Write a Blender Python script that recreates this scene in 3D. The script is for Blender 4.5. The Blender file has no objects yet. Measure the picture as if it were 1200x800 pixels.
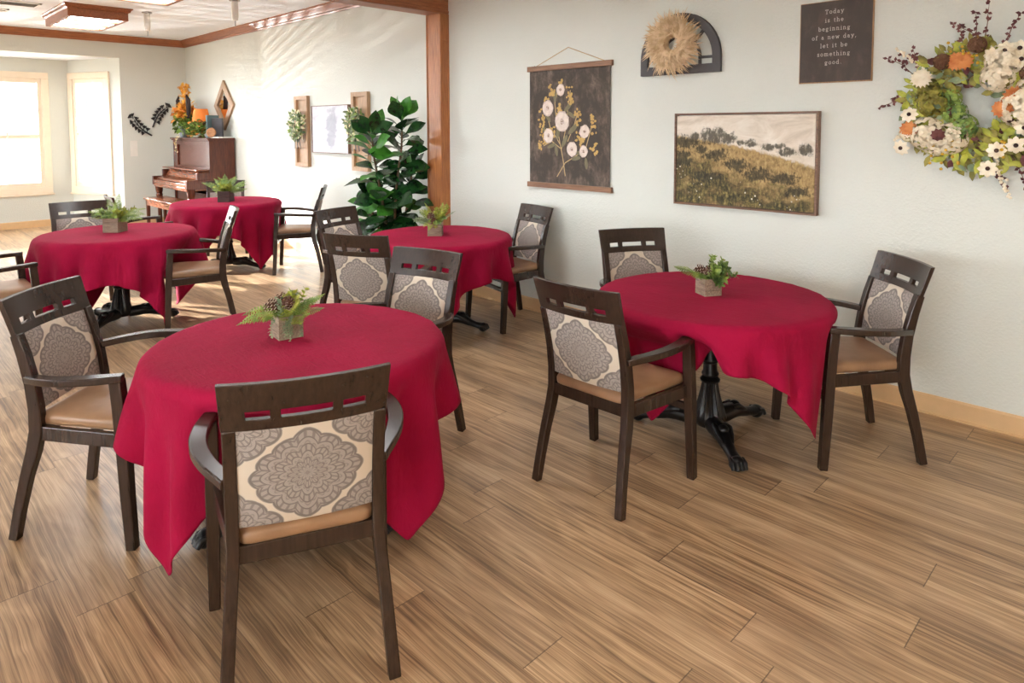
import bpy, math, random
import numpy as np
from mathutils import Vector, Matrix
R = math.radians
rng = random.Random(7)
scn = bpy.context.scene
COL = scn.collection

# ------------------------------------------------------------------ mesh builder
class MB:
    def __init__(s): s.v = []; s.f = []; s.m = []
    def add(s, vs, fs, mi=0):
        b = len(s.v); s.v += [tuple(p) for p in vs]
        for k, f in enumerate(fs):
            s.f.append([b + i for i in f]); s.m.append(mi[k] if isinstance(mi, list) else mi)
        return s
    def box(s, c, size, rz=0.0, mi=0, taper=1.0):
        cx, cy, cz = c; x, y, z = [d / 2 for d in size]; co, si = math.cos(rz), math.sin(rz); vs = []
        for k, t in ((-1, taper), (1, 1.0)):
            for a, b in ((-1, -1), (1, -1), (1, 1), (-1, 1)):
                px, py = a * x * t, b * y * t
                vs.append((cx + px * co - py * si, cy + px * si + py * co, cz + k * z))
        return s.add(vs, [(3, 2, 1, 0), (4, 5, 6, 7), (0, 1, 5, 4), (1, 2, 6, 5), (2, 3, 7, 6), (3, 0, 4, 7)], mi)
    def bx(s, x0, x1, y0, y1, z0, z1, mi=0):
        return s.box(((x0 + x1) / 2, (y0 + y1) / 2, (z0 + z1) / 2), (abs(x1 - x0), abs(y1 - y0), abs(z1 - z0)), 0, mi)
    def tube(s, path, rad, n=8, mi=0, flat=1.0):
        P = [Vector(p) for p in path]; rs = rad if isinstance(rad, (list, tuple)) else [rad] * len(P)
        vs = []; ref = None
        for i, p in enumerate(P):
            t = (P[min(i + 1, len(P) - 1)] - P[max(i - 1, 0)]).normalized()
            if ref is None: ref = Vector((0, 0, 1)) if abs(t.z) < .9 else Vector((1, 0, 0))
            a = (ref - t * ref.dot(t)).normalized(); b = t.cross(a); ref = a
            for k in range(n):
                an = 2 * math.pi * k / n
                vs.append(p + (a * math.cos(an) * flat + b * math.sin(an)) * rs[i])
        fs = []
        for i in range(len(P) - 1):
            for k in range(n):
                k2 = (k + 1) % n; fs.append((i * n + k, i * n + k2, (i + 1) * n + k2, (i + 1) * n + k))
        fs.append(tuple(range(n - 1, -1, -1))); fs.append(tuple((len(P) - 1) * n + k for k in range(n)))
        return s.add(vs, fs, mi)
    def sweep(s, path, ws, hs, ref, mi=0):
        P = [Vector(p) for p in path]; ref = Vector(ref); vs = []; L = len(P)
        ws = ws if isinstance(ws, (list, tuple)) else [ws] * L; hs = hs if isinstance(hs, (list, tuple)) else [hs] * L
        for i, p in enumerate(P):
            t = (P[min(i + 1, L - 1)] - P[max(i - 1, 0)]).normalized()
            a = (ref - t * ref.dot(t)).normalized(); b = t.cross(a)
            for x, y in ((-1, -1), (1, -1), (1, 1), (-1, 1)): vs.append(p + a * x * ws[i] / 2 + b * y * hs[i] / 2)
        fs = [(3, 2, 1, 0), tuple((L - 1) * 4 + k for k in range(4))]
        for i in range(L - 1):
            for k in range(4):
                k2 = (k + 1) % 4; fs.append((i * 4 + k, i * 4 + k2, (i + 1) * 4 + k2, (i + 1) * 4 + k))
        return s.add(vs, fs, mi)
    def lathe(s, prof, n=24, c=(0, 0, 0), mi=0, flute=None):
        vs = []
        for j, (r, z) in enumerate(prof):
            for k in range(n):
                a = 2 * math.pi * k / n; rr = r
                if flute and flute[0] <= z <= flute[1]: rr = r * (1 - flute[3] * (0.5 + 0.5 * math.cos(flute[2] * a)))
                vs.append((c[0] + rr * math.cos(a), c[1] + rr * math.sin(a), c[2] + z))
        fs = []
        for j in range(len(prof) - 1):
            for k in range(n):
                k2 = (k + 1) % n; fs.append((j * n + k, j * n + k2, (j + 1) * n + k2, (j + 1) * n + k))
        if prof[0][0] > 1e-5: fs.append(tuple(range(n - 1, -1, -1)))
        if prof[-1][0] > 1e-5: fs.append(tuple((len(prof) - 1) * n + k for k in range(n)))
        return s.add(vs, fs, mi)
    def ball(s, c, r, n=10, m=7, mi=0, M=None):
        rx, ry, rz = r if isinstance(r, (tuple, list)) else (r, r, r); vs = []
        for j in range(m + 1):
            ph = math.pi * j / m - math.pi / 2
            for k in range(n):
                a = 2 * math.pi * k / n
                p = Vector((rx * math.cos(ph) * math.cos(a), ry * math.cos(ph) * math.sin(a), rz * math.sin(ph)))
                if M is not None: p = M @ p
                vs.append(p + Vector(c))
        fs = [(j * n + k, j * n + (k + 1) % n, (j + 1) * n + (k + 1) % n, (j + 1) * n + k) for j in range(m) for k in range(n)]
        return s.add(vs, fs, mi)
    def prism(s, poly, off, d, frame, mi=0):
        """extrude a 2-D polygon; frame = (origin, ax, ay, an)"""
        o, ax, ay, an = [Vector(q) for q in frame]; n = len(poly)
        vs = [o + ax * x + ay * y + an * off for x, y in poly] + [o + ax * x + ay * y + an * (off + d) for x, y in poly]
        fs = [tuple(range(n - 1, -1, -1)), tuple(range(n, 2 * n))] + [(i, (i + 1) % n, n + (i + 1) % n, n + i) for i in range(n)]
        return s.add(vs, fs, mi)
    def leaf(s, base, d, up, L, W, bend=0.15, mi=0, seg=4, tipw=0.5, fold=0.12):
        """a pointed leaf blade with a folded midrib; tipw moves the widest place"""
        base = Vector(base); d = Vector(d).normalized(); up = Vector(up); side = d.cross(up)
        if side.length < 1e-4: side = d.cross(Vector((1, 0, .3)))
        side.normalize(); nrm = side.cross(d).normalized(); vs = []
        for i in range(seg + 1):
            t = i / seg; w = W * math.sin(math.pi * t ** (1.0 / (tipw * 2))) if 0 < i < seg else W * .04
            q = base + d * L * t - nrm * bend * L * t * t
            vs += [q - side * w / 2 + nrm * fold * w, q, q + side * w / 2 + nrm * fold * w]
        fs = []
        for i in range(seg): a = i * 3; fs += [(a, a + 1, a + 4, a + 3), (a + 1, a + 2, a + 5, a + 4)]
        return s.add(vs, fs, mi)
    def build(s, name, mat, parent=None, smooth=True, ang=40, bevel=0, loc=None, sub=0, solid=0, bseg=2):
        me = bpy.data.meshes.new(name); me.from_pydata([tuple(p) for p in s.v], [], s.f)
        mats = mat if isinstance(mat, (list, tuple)) else [mat]
        for m in mats: me.materials.append(m)
        if len(mats) > 1: me.polygons.foreach_set('material_index', s.m)
        me.update()
        if smooth:
            me.shade_smooth()
            if ang: me.set_sharp_from_angle(angle=R(ang))
        o = bpy.data.objects.new(name, me); COL.objects.link(o)
        if parent is not None: o.parent = parent
        if loc is not None: o.location = loc
        if bevel:
            b = o.modifiers.new('b', 'BEVEL'); b.width = bevel; b.segments = bseg; b.limit_method = 'ANGLE'; b.angle_limit = R(40)
        if sub: o.modifiers.new('s', 'SUBSURF').levels = sub; o.modifiers['s'].render_levels = sub
        if solid: q = o.modifiers.new('t', 'SOLIDIFY'); q.thickness = solid; q.offset = 0
        return o

def tag(o, label=None, cat=None, group=None, kind=None):
    if label: o['label'] = label
    if cat: o['category'] = cat
    if group: o['group'] = group
    if kind: o['kind'] = kind
    return o
def empty(name, loc=(0, 0, 0), rz=0.0, label=None, cat=None, group=None):
    o = bpy.data.objects.new(name, None); COL.objects.link(o); o.location = loc; o.rotation_euler = (0, 0, rz); o.empty_display_size = .1
    return tag(o, label, cat, group)
KIDS = {}
def kids(o): return [c for c in bpy.data.objects if c.parent == o]
def copy_tree(o, parent=None):
    c = o.copy(); COL.objects.link(c)
    if parent is not None: c.parent = parent
    for ch in kids(o): copy_tree(ch, c)
    return c

# ------------------------------------------------------------------ materials
def srgb(r, g, b):
    f = lambda c: (c / 255 / 12.92) if c <= 10 else ((c / 255 + .055) / 1.055) ** 2.4
    return (f(r), f(g), f(b), 1)
class X:
    """tiny expression wrapper over shader nodes"""
    def __init__(s, nt, k): s.nt = nt; s.k = k
    def _m(s, op, *a):
        n = s.nt.nodes.new('ShaderNodeMath'); n.operation = op
        for i, q in enumerate((s,) + a):
            if isinstance(q, X): s.nt.links.new(q.k, n.inputs[i])
            else: n.inputs[i].default_value = q
        return X(s.nt, n.outputs[0])
    def __add__(s, o): return s._m('ADD', o)
    def __radd__(s, o): return s._m('ADD', o)
    def __sub__(s, o): return s._m('SUBTRACT', o)
    def __rsub__(s, o): return (s * -1) + o
    def __mul__(s, o): return s._m('MULTIPLY', o)
    def __rmul__(s, o): return s._m('MULTIPLY', o)
    def __truediv__(s, o): return s._m('DIVIDE', o)
    def abs(s): return s._m('ABSOLUTE')
    def sin(s): return s._m('SINE')
    def cos(s): return s._m('COSINE')
    def floor(s): return s._m('FLOOR')
    def fract(s): return s._m('FRACT')
    def sqrt(s): return s._m('SQRT')
    def pow(s, p): return s._m('POWER', p)
    def min(s, o): return s._m('MINIMUM', o)
    def max(s, o): return s._m('MAXIMUM', o)
    def atan2(s, o): return s._m('ARCTAN2', o)
    def lt(s, o): return s._m('LESS_THAN', o)
    def gt(s, o): return s._m('GREATER_THAN', o)
    def ss(s, a, b, lo=0.0, hi=1.0):
        n = s.nt.nodes.new('ShaderNodeMapRange'); n.interpolation_type = 'SMOOTHSTEP'
        s.nt.links.new(s.k, n.inputs[0])
        for i, q in enumerate((a, b, lo, hi)):
            if isinstance(q, X): s.nt.links.new(q.k, n.inputs[i + 1])
            else: n.inputs[i + 1].default_value = q
        return X(s.nt, n.outputs[0])
class M:
    def __init__(s, name, rough=.5, spec=.5, color=None, metal=0.0, sheen=0.0):
        s.mat = bpy.data.materials.new(name); s.mat.use_nodes = True; s.nt = s.mat.node_tree
        s.b = s.nt.nodes['Principled BSDF']; s.b.inputs['Roughness'].default_value = rough
        s.b.inputs['Specular IOR Level'].default_value = spec; s.b.inputs['Metallic'].default_value = metal
        if sheen: s.b.inputs['Sheen Weight'].default_value = sheen
        if color: s.b.inputs['Base Color'].default_value = color
    def n(s, t): return s.nt.nodes.new(t)
    def link(s, a, b): s.nt.links.new(a.k if isinstance(a, X) else a, b)
    def coord(s, kind='Object'):
        k = s.n('ShaderNodeTexCoord').outputs[kind]; sp = s.n('ShaderNodeSeparateXYZ'); s.link(k, sp.inputs[0])
        return [X(s.nt, q) for q in sp.outputs]
    def vec(s, x, y, z):
        c = s.n('ShaderNodeCombineXYZ')
        for i, q in enumerate((x, y, z)):
            if isinstance(q, X): s.link(q, c.inputs[i])
            else: c.inputs[i].default_value = q
        return c.outputs[0]
    def noise(s, v, scale=5, detail=3, rough=.55, dist=0.0, out=0):
        n = s.n('ShaderNodeTexNoise'); n.inputs['Scale'].default_value = scale; n.inputs['Detail'].default_value = detail
        n.inputs['Roughness'].default_value = rough; n.inputs['Distortion'].default_value = dist; s.link(v, n.inputs['Vector'])
        return X(s.nt, n.outputs[out])
    def white(s, v):
        n = s.n('ShaderNodeTexWhiteNoise'); s.link(v, n.inputs['Vector']); return X(s.nt, n.outputs[0])
    def voro(s, v, scale):
        n = s.n('ShaderNodeTexVoronoi'); n.inputs['Scale'].default_value = scale; s.link(v, n.inputs['Vector']); return X(s.nt, n.outputs[0])
    def mix(s, f, a, b):
        n = s.n('ShaderNodeMix'); n.data_type = 'RGBA'
        if isinstance(f, X): s.link(f, n.inputs[0])
        else: n.inputs[0].default_value = f
        for i, q in ((6, a), (7, b)):
            if isinstance(q, tuple): n.inputs[i].default_value = q
            else: s.link(q, n.inputs[i])
        return n.outputs[2]
    def ramp(s, f, stops):
        n = s.n('ShaderNodeValToRGB'); s.link(f, n.inputs[0]); e = n.color_ramp.elements
        while len(e) < len(stops): e.new(.5)
        for q, (p, c) in zip(e, stops): q.position = p; q.color = c
        return n.outputs[0]
    def col(s, k): s.link(k, s.b.inputs['Base Color']); return s
    def rough(s, k): s.link(k, s.b.inputs['Roughness']); return s
    def bump(s, h, st=.3, d=.01):
        n = s.n('ShaderNodeBump'); n.inputs['Strength'].default_value = st; n.inputs['Distance'].default_value = d
        s.link(h, n.inputs['Height']); s.link(n.outputs[0], s.b.inputs['Normal']); return s

def plain(name, c, rough=.5, spec=.5, metal=0.0, vary=.12, scale=12):
    m = M(name, rough, spec, metal=metal); v = m.n('ShaderNodeTexCoord').outputs['Object']
    n = m.noise(v, scale, 3)
    d = tuple(q * (1 - vary) for q in c[:3]) + (1,); l = tuple(min(1, q * (1 + vary)) for q in c[:3]) + (1,)
    m.col(m.mix(n.ss(.3, .7), d, l)); return m.mat
def wood(name, dark, light, axis=2, rough=.35, stretch=14, scale=6, spec=.5, world=False):
    m = M(name, rough, spec); x, y, z = m.coord('Object')
    q = [x * stretch, y * stretch, z * stretch]; q[axis] = [x, y, z][axis] * 1.0
    n = m.noise(m.vec(*q), scale, 5, .6, .6)
    m.col(m.ramp(n, [(.3, dark), (.7, light)])); m.bump(n, .03, .002); return m.mat

CH_WOOD = wood('espresso_wood', srgb(43, 30, 23), srgb(57, 41, 33), 2, .27)
ORANGE_OAK = wood('honey_oak_vertical', srgb(138, 82, 42), srgb(182, 118, 68), 2, .38)
OAK_X = wood('honey_oak_along_x', srgb(112, 60, 34), srgb(158, 95, 56), 0, .4)
OAK_Y = wood('honey_oak_along_y', srgb(120, 66, 36), srgb(168, 104, 62), 1, .4)
PIANO = wood('piano_mahogany', srgb(58, 27, 18), srgb(98, 50, 33), 2, .25, spec=.35)
PIANO_H = wood('piano_mahogany_horizontal', srgb(82, 42, 26), srgb(134, 78, 50), 0, .22)
FRAME_WOOD = wood('walnut_picture_frame', srgb(92, 66, 50), srgb(132, 98, 76), 0, .5)
PALE_WOOD = wood('pale_pine_panel', srgb(150, 116, 84), srgb(186, 150, 114), 2, .55)
BARN = wood('weathered_grey_planks', srgb(112, 96, 80), srgb(164, 146, 126), 0, .8, 10, 14)
DARKBOX = wood('dark_stained_planks', srgb(52, 36, 32), srgb(84, 62, 56), 0, .7, 10, 14)
IRON = plain('black_cast_iron', srgb(22, 21, 22), .34, .6, .25, .3, 60)
CREAM = plain('cream_window_trim', srgb(232, 216, 194), .5, .4, vary=.02)
BASEB = plain('tan_baseboard', srgb(208, 172, 128), .45, .4, vary=.03)
WHITE = plain('white_plastic', srgb(228, 224, 216), .4, .5, vary=.02)
BLACKM = plain('black_metal', srgb(36, 33, 33), .5, .4, vary=.1)
CHROME = plain('brushed_metal', srgb(170, 168, 165), .3, .5, .9, .05)
SOIL = plain('brown_moss', srgb(70, 56, 36), .9, .2, vary=.3, scale=60)

def mat_leather():
    m = M('tan_vinyl', .38, .5); v = m.n('ShaderNodeTexCoord').outputs['Object']; n = m.noise(v, 6, 3)
    m.col(m.mix(n.ss(.3, .7), srgb(138, 104, 76), srgb(157, 122, 92))); m.bump(m.noise(v, 420, 2), .06, .001); return m.mat
VINYL = mat_leather()
def mat_damask():
    m = M('grey_medallion_damask', .85, .2); x, y, z = m.coord('Object'); v = z - .652
    def med(u, w):
        a = u / .156; b = w / .131; r = (a.abs().pow(1.65) + b.abs().pow(1.65)).pow(1 / 1.65); th = b.atan2(a)
        # eight lobes, a pointed finial at top and bottom
        lobe = (th * 6).cos().abs().pow(.6) * .09 + .93 + (th.sin().abs().pow(18)) * .10
        q = r / lobe
        ph = q * 6.6 - (th * 6).cos().abs() * .5 + .3
        k = ph.floor(); fr = ph.fract()
        line = fr.ss(.08, .18, 1, 0).max(fr.ss(.90, .97))
        odd = (k * .5).fract().gt(.25)
        fine = (th * 40).sin().ss(.1, .7) * odd
        scal = (fr - (th * 16).cos().abs() * .45).abs().ss(.06, .16, 1, 0) * (1 - odd)
        ink = line.max(fine * .75).max(scal * .55)
        rim = ((q - .955).abs()).ss(.012, .03, 1, 0)
        return q, ink.max(rim)
    q1, i1 = med(x, v)
    px = (x.abs() - .203); pz = (v.abs() - .182)
    q2, i2 = med(px, pz)
    in1 = q1.ss(.985, 1.0, 1, 0); in2 = q2.ss(.985, 1.0, 1, 0)
    inside = in1.max(in2); ink = (i1 * in1).max(i2 * in2)
    wv = (x * 900).sin() * (z * 900).sin() * .5 + .5
    cream = m.mix(wv, srgb(196, 182, 164), srgb(214, 202, 186))
    grey = m.mix(wv, srgb(150, 141, 135), srgb(168, 158, 151))
    c = m.mix(inside, cream, grey); c = m.mix(ink * .62, c, srgb(84, 77, 75))
    m.col(c); m.bump(ink * .5 + wv * .3, .15, .0015); return m.mat
DAMASK = mat_damask()
def mat_cloth():
    m = M('crimson_linen', .82, .12, sheen=.03); v = m.n('ShaderNodeTexCoord').outputs['Object']
    m.b.inputs['Sheen Roughness'].default_value = .45; m.b.inputs['Sheen Tint'].default_value = srgb(255, 150, 180)
    x, y, z = m.coord('Object'); n = m.noise(v, 3.5, 3); f = m.noise(m.vec(x * 260, y * 260, z * 260), 1, 2)
    m.col(m.mix(n.ss(.3, .7), srgb(136, 8, 46), srgb(151, 13, 55)))
    w = m.noise(m.vec(x * 2.2, y * 7, z * 2.5), 4.5, 4, .6, .8); w2 = m.noise(m.vec(x * 30, y * 9, z * 9), 1, 3, .6, .6)
    w3 = m.noise(m.vec(x * 1.5, y * 4, z * 1.5), 16, 3, .6, 1.2)
    m.bump(w * 1.0 + w2 * .4 + w3 * .35 + f * .05, .42, .012); return m.mat
CLOTH = mat_cloth()
def mat_floor():
    m = M('walnut_vinyl_planks', .3, .5); x, y, z = m.coord('Object'); W = .179; L = 1.22
    ry = y / W + .31; row = ry.floor(); fy = ry.fract()
    off = m.white(m.vec(row, 3.7, 0)); cx = x / L + off; colm = cx.floor(); fx = cx.fract()
    idv = m.white(m.vec(row, colm, 1.3)); id2 = m.white(m.vec(colm, row, 7.9))
    ox = x + idv * 37; oy = y + id2 * 11
    warp = m.noise(m.vec(ox * .9, oy * 4.0, idv * 9), 1.6, 3, .5, .4)
    grain = m.noise(m.vec(ox * .55, oy * 80 + warp * 4, idv * 5), 1, 5, .62, .15)
    fine = m.noise(m.vec(ox * 4, oy * 330 + warp * 20, idv * 3), 1, 3, .6)
    rings = ((warp * 34 + oy * 10).sin() * .5 + .5).pow(1.6)
    broad = m.noise(m.vec(ox * .8, oy * 9, idv * 2), 1, 3, .5, .3)
    t = grain * .66 + rings * .07 + broad * .40 + fine * .46 + (idv - .5) * .06 - .265
    c = m.ramp(t, [(.33, srgb(96, 73, 53)), (.43, srgb(136, 108, 80)), (.51, srgb(162, 132, 100)), (.60, srgb(186, 155, 120)), (.72, srgb(208, 179, 145))])
    c = m.mix(id2.ss(.2, 1) * .22, c, srgb(150, 128, 108))
    seam = (fy.min(1 - fy) * W).ss(.0004, .0016, 1, 0) * .45
    end = (fx.min(1 - fx) * L).ss(.0008, .0026, 1, 0) * .9
    s = seam.max(end); c = m.mix(s * .8, c, srgb(48, 32, 24)); m.col(c)
    m.rough((grain * .14 + .26)); m.bump(grain * .25 + fine * .2 - s * 1.5, .12, .002); return m.mat
FLOOR = mat_floor()
def mat_wall(name, c, st=.25, scale=70):
    m = M(name, .75, .3); v = m.n('ShaderNodeTexCoord').outputs['Object']
    n = m.noise(v, scale, 3, .5); b = m.noise(v, 1.2, 2)
    d = tuple(q * .97 for q in c[:3]) + (1,); m.col(m.mix(b.ss(.3, .7), d, c)); m.bump(n.ss(.4, .65), st, .004); return m.mat
WALL = mat_wall('pale_sage_paint', srgb(213, 215, 207))
CEIL = mat_wall('white_textured_ceiling', srgb(232, 237, 244), .3, 50)

def leafmat(name, a, b, rough=.4):
    m = M(name, rough, .5); v = m.n('ShaderNodeTexCoord').outputs['Object']; n = m.noise(v, 18, 2)
    m.col(m.mix(n.ss(.35, .65), a, b)); m.b.inputs['Subsurface Weight'].default_value = 0
    return m.mat
FERN = leafmat('fern_green', srgb(84, 112, 44), srgb(134, 158, 66), .5)
FERN2 = leafmat('yellow_fern_green', srgb(124, 134, 44), srgb(172, 178, 70), .5)
SUCC = leafmat('succulent_green', srgb(88, 118, 62), srgb(150, 172, 82), .5)
GREYG = leafmat('grey_green_leaf', srgb(104, 122, 90), srgb(142, 156, 118), .6)
FIG = leafmat('fig_leaf_dark', srgb(16, 44, 20), srgb(32, 72, 30), .26)
FIG2 = leafmat('fig_leaf_bright', srgb(44, 100, 28), srgb(70, 134, 44), .3)
BARK = plain('brown_stem', srgb(88, 66, 46), .8, .2, vary=.25, scale=40)
CONE = plain('cone_brown', srgb(92, 62, 48), .8, .2, vary=.25, scale=60)
CONETIP = plain('cone_white_tip', srgb(212, 192, 176), .8, .2, vary=.08)

# ------------------------------------------------------------------ the setting
YW, XF, XB, YL, ZC = 4.29, -12.28, 3.4, -3.3, 3.11
def struct(o, label=None, cat=None): tag(o, label, cat, kind='structure'); return o
struct(MB().bx(-14.2, XB + .15, YL - .15, YW + .15, -.12, 0).build('floor', FLOOR, smooth=False), 'walnut plank floor running through both rooms', 'floor')
struct(MB().bx(XF - .15, XB + .15, YL - .15, YW + .15, ZC, ZC + .12).build('ceiling', CEIL, smooth=False), 'white textured ceiling', 'ceiling')
struct(MB().bx(XF - .15, XB + .15, YW, YW + .15, 0, ZC).build('wall_right', WALL, smooth=False), 'long pale sage wall with the pictures and wreaths', 'wall')
struct(MB().bx(XB, XB + .15, YL, YW, 0, ZC).build('wall_back', WALL, smooth=False), 'pale wall behind the viewer', 'wall')
# far wall with the bay opening (bay from Y0B to 3.27), soffit at 2.76
Y1B, Y0B, XBAY = 3.27, -1.33, -13.37
mb = MB(); mb.bx(XF - .12, XF, Y1B, YW, 0, ZC); mb.bx(XF - .12, XF, YL, Y0B, 0, ZC); mb.bx(XF - .12, XF, Y0B, Y1B, 2.76, ZC)
struct(mb.build('wall_far', WALL, smooth=False), 'pale sage far wall around the window bay', 'wall')
def wall_strip(mb, p, q, z0, z1, t=.1):
    """a vertical slab from p to q (plan), thickness t outwards (to the left of p->q)"""
    p = Vector((p[0], p[1], 0)); q = Vector((q[0], q[1], 0)); d = (q - p).normalized(); n = Vector((-d.y, d.x, 0)) * t
    vs = [a + Vector((0, 0, z)) for z in (z0, z1) for a in (p, q, q + n, p + n)]
    mb.add(vs, [(3, 2, 1, 0), (4, 5, 6, 7), (0, 1, 5, 4), (1, 2, 6, 5), (2, 3, 7, 6), (3, 0, 4, 7)])
def wall_with_window(name, p, q, s0, s1, z0, z1, label):
    p2 = Vector(p); q2 = Vector(q); L = (q2 - p2).length; at = lambda s: p2 + (q2 - p2) * (s / L)
    mb = MB(); wall_strip(mb, p, at(s0), 0, 2.76); wall_strip(mb, at(s1), q, 0, 2.76)
    wall_strip(mb, at(s0), at(s1), 0, z0); wall_strip(mb, at(s0), at(s1), z1, 2.76)
    return struct(mb.build(name, WALL, smooth=False), label, 'wall')
mb = MB(); mb.bx(-14.1, XF - .1, Y0B - .2, Y1B + .2, 2.76, 2.86); struct(mb.build('ceiling_bay', CEIL, smooth=False), 'low ceiling over the window bay', 'ceiling')
# outwards is to the left of p->q : walk right-to-left seen from inside
YC1, YC0 = 2.78, -.84
wall_with_window('wall_bay_side', (XBAY, YC1), (XF, Y1B), .025, .945, .56, 2.53, 'angled bay wall with the narrow window')
wall_with_window('wall_bay_centre', (XBAY, YC0), (XBAY, YC1), .31, 3.31, .57, 2.52, 'bay wall with the wide window')
wall_with_window('wall_bay_left', (XF, Y0B), (XBAY, YC0), .25, 1.17, .56, 2.53, 'angled bay wall on the other side of the bay')
GLASS = M('window_glass'); _nt = GLASS.nt; _t = _nt.nodes.new('ShaderNodeBsdfTransparent'); _g = _nt.nodes.new('ShaderNodeBsdfGlossy')
_g.inputs['Roughness'].default_value = .02; _fr = _nt.nodes.new('ShaderNodeFresnel'); _fr.inputs[0].default_value = 1.4; _mx = _nt.nodes.new('ShaderNodeMixShader')
_mx.inputs[0].default_value = .05; _nt.links.new(_t.outputs[0], _mx.inputs[1]); _nt.links.new(_g.outputs[0], _mx.inputs[2])
_nt.links.new(_mx.outputs[0], _nt.nodes['Material Output'].inputs[0]); GLASS = GLASS.mat
SLAT = plain('white_slats', srgb(240, 236, 228), .5, .4, vary=.02)
def window(n, p, q, z0, z1, label, panels, slats=True, tilt=3):
    """cased window in a wall line p->q (interior side to the right of p->q), with glass, sash bars and louvred blind"""
    p = Vector((p[0], p[1], 0)); q = Vector((q[0], q[1], 0)); d = (q - p).normalized(); L = (q - p).length; nin = Vector((d.y, -d.x, 0))
    rz = math.atan2(d.y, d.x)
    w = empty('window_%d' % n, p, rz); struct(w, label, 'window')
    # local frame: x along wall, y = +outwards (left of d) , z up
    def fr(mb, x0, x1, y0, y1, a, b): mb.bx(x0, x1, y0, y1, a, b)
    c = .085; mb = MB()
    for a0, a1, b0, b1 in ((-.02, c, z0 + c, z1 - c), (L - c, L + .02, z0 + c, z1 - c), (-.02, L + .02, z1 - c, z1 + .02), (-.02, L + .02, z0 - .02, z0 + c)):
        mb.bx(a0, a1, -.03, .07, b0, b1)
    mb.bx(-.04, L + .04, -.045, .01, z0 - .045, z0 - .02)
    mb.build('casing', CREAM, w, smooth=False, bevel=.006)
    xs = [c + (L - 2 * c) * k / panels for k in range(panels + 1)]
    for k in range(panels):
        a, b = xs[k], xs[k + 1]; mb = MB(); s = .055
        mb.bx(a, a + s, -.012, .02, z0 + c, z1 - c); mb.bx(b - s, b, -.012, .02, z0 + c, z1 - c)
        mb.bx(a + s, b - s, -.012, .02, z1 - c - .07, z1 - c); mb.bx(a + s, b - s, -.012, .02, z0 + c, z0 + c + .08)
        zm = z0 + c + (z1 - z0 - 2 * c) * .47; mb.bx(a + s, b - s, -.012, .02, zm - .03, zm + .03)
        mb.build('shutter_frame', CREAM, w, smooth=False, bevel=.004)
        mb = MB(); z = z0 + c + .1
        while z < z1 - c - .09:
            if abs(z - zm) > .05:
                t = R(tilt); h = .026; vs = []
                for sx in (a + s + .003, b - s - .003):
                    for u, v in ((-h, .004), (h, .004), (h, -.004), (-h, -.004)):
                        vs.append((sx, .004 + u * math.cos(t) - v * math.sin(t), z + u * math.sin(t) + v * math.cos(t)))
                mb.add(vs, [(0, 1, 2, 3), (7, 6, 5, 4), (0, 4, 5, 1), (1, 5, 6, 2), (2, 6, 7, 3), (3, 7, 4, 0)])
            z += .062
        mb.bx((a + b) / 2 - .006, (a + b) / 2 + .006, -.036, -.026, z0 + c + .1, z1 - c - .1)
        mb.build('louvres', SLAT, w, smooth=False)
    mb = MB(); mb.bx(c, L - c, .055, .061, z0 + c, z1 - c); mb.build('glass', GLASS, w, smooth=False)
    mb = MB()
    mb.bx(c, L - c, .05, .068, (z0 + z1) / 2 - .02, (z0 + z1) / 2 + .02)
    for k in range(1, panels * 2): xx = c + (L - 2 * c) * k / (panels * 2); mb.bx(xx - .008, xx + .008, .05, .068, z0 + c, z1 - c)
    mb.build('muntins', WHITE, w, smooth=False)
    return w
def seg(p, q, s0, s1):
    p = Vector(p); q = Vector(q); L = (q - p).length; return tuple(p + (q - p) * (s0 / L)), tuple(p + (q - p) * (s1 / L))
window(1, *seg((XBAY, YC0), (XBAY, YC1), .31, 3.31), .57, 2.52, 'wide bright bay window with cream frame and white louvres', 3)
window(2, *seg((XBAY, YC1), (XF, Y1B), .025, .945), .56, 2.53, 'narrow angled bay window with cream frame and louvres', 1)
window(3, *seg((XF, Y0B), (XBAY, YC0), .25, 1.17), .56, 2.53, 'narrow angled window on the hidden side of the bay', 1)
# left wall with windows (out of the frame, they let the daylight in)
WL = [(-11.3, -9.7), (-4.6, -2.6), (-1.6, .4), (1.2, 2.8)]
mb = MB(); xa = XF - .12
for a, b in WL:
    mb.bx(xa, a, YL - .15, YL, 0, ZC); mb.bx(a, b, YL - .15, YL, 0, .75); mb.bx(a, b, YL - .15, YL, 2.45, ZC); xa = b
mb.bx(xa, XB + .15, YL - .15, YL, 0, ZC); struct(mb.build('wall_left', WALL, smooth=False), 'pale wall with windows opposite the pictures', 'wall')
for k, (a, b) in enumerate(WL): window(4 + k, (b, YL), (a, YL), .75, 2.45, 'cream framed window in the left wall', 2, tilt=-25)
# header beam, jambs
XH0, XH1 = -5.385, -5.18; ZH = 2.728
mb = MB(); mb.bx(XH0 + .012, XH1 - .012, YL, YW, ZH + .012, ZC); mb.bx(XH1 - .012, XH1, YL, YW, ZH, ZC); mb.bx(XH0, XH0 + .012, YL, YW, ZH, ZC)
mb.bx(XH0, XH1, YL, YW, ZH, ZH + .012); mb.bx(XH1, XH1 + .008, YL, YW, ZH + .004, ZH + .03); mb.bx(XH1, XH1 + .008, YL, YW, ZC - .05, ZC)
struct(mb.build('trim_1', OAK_Y, smooth=False, bevel=.003), 'brown oak header beam between the rooms', 'beam')
mb = MB(); mb.bx(XH0, XH1, 4.18, YW, 0, ZH)
mb.bx(XH1, XH1 + .008, 4.18, 4.195, 0, ZH); mb.bx(XH1, XH1 + .008, YW - .014, YW, 0, ZH); mb.bx(XH1, XH1 + .006, 4.18, YW, 2.45, 2.475); mb.bx(XH0 - .006, XH0 + .008, 4.172, YW, 0, ZH)
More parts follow.
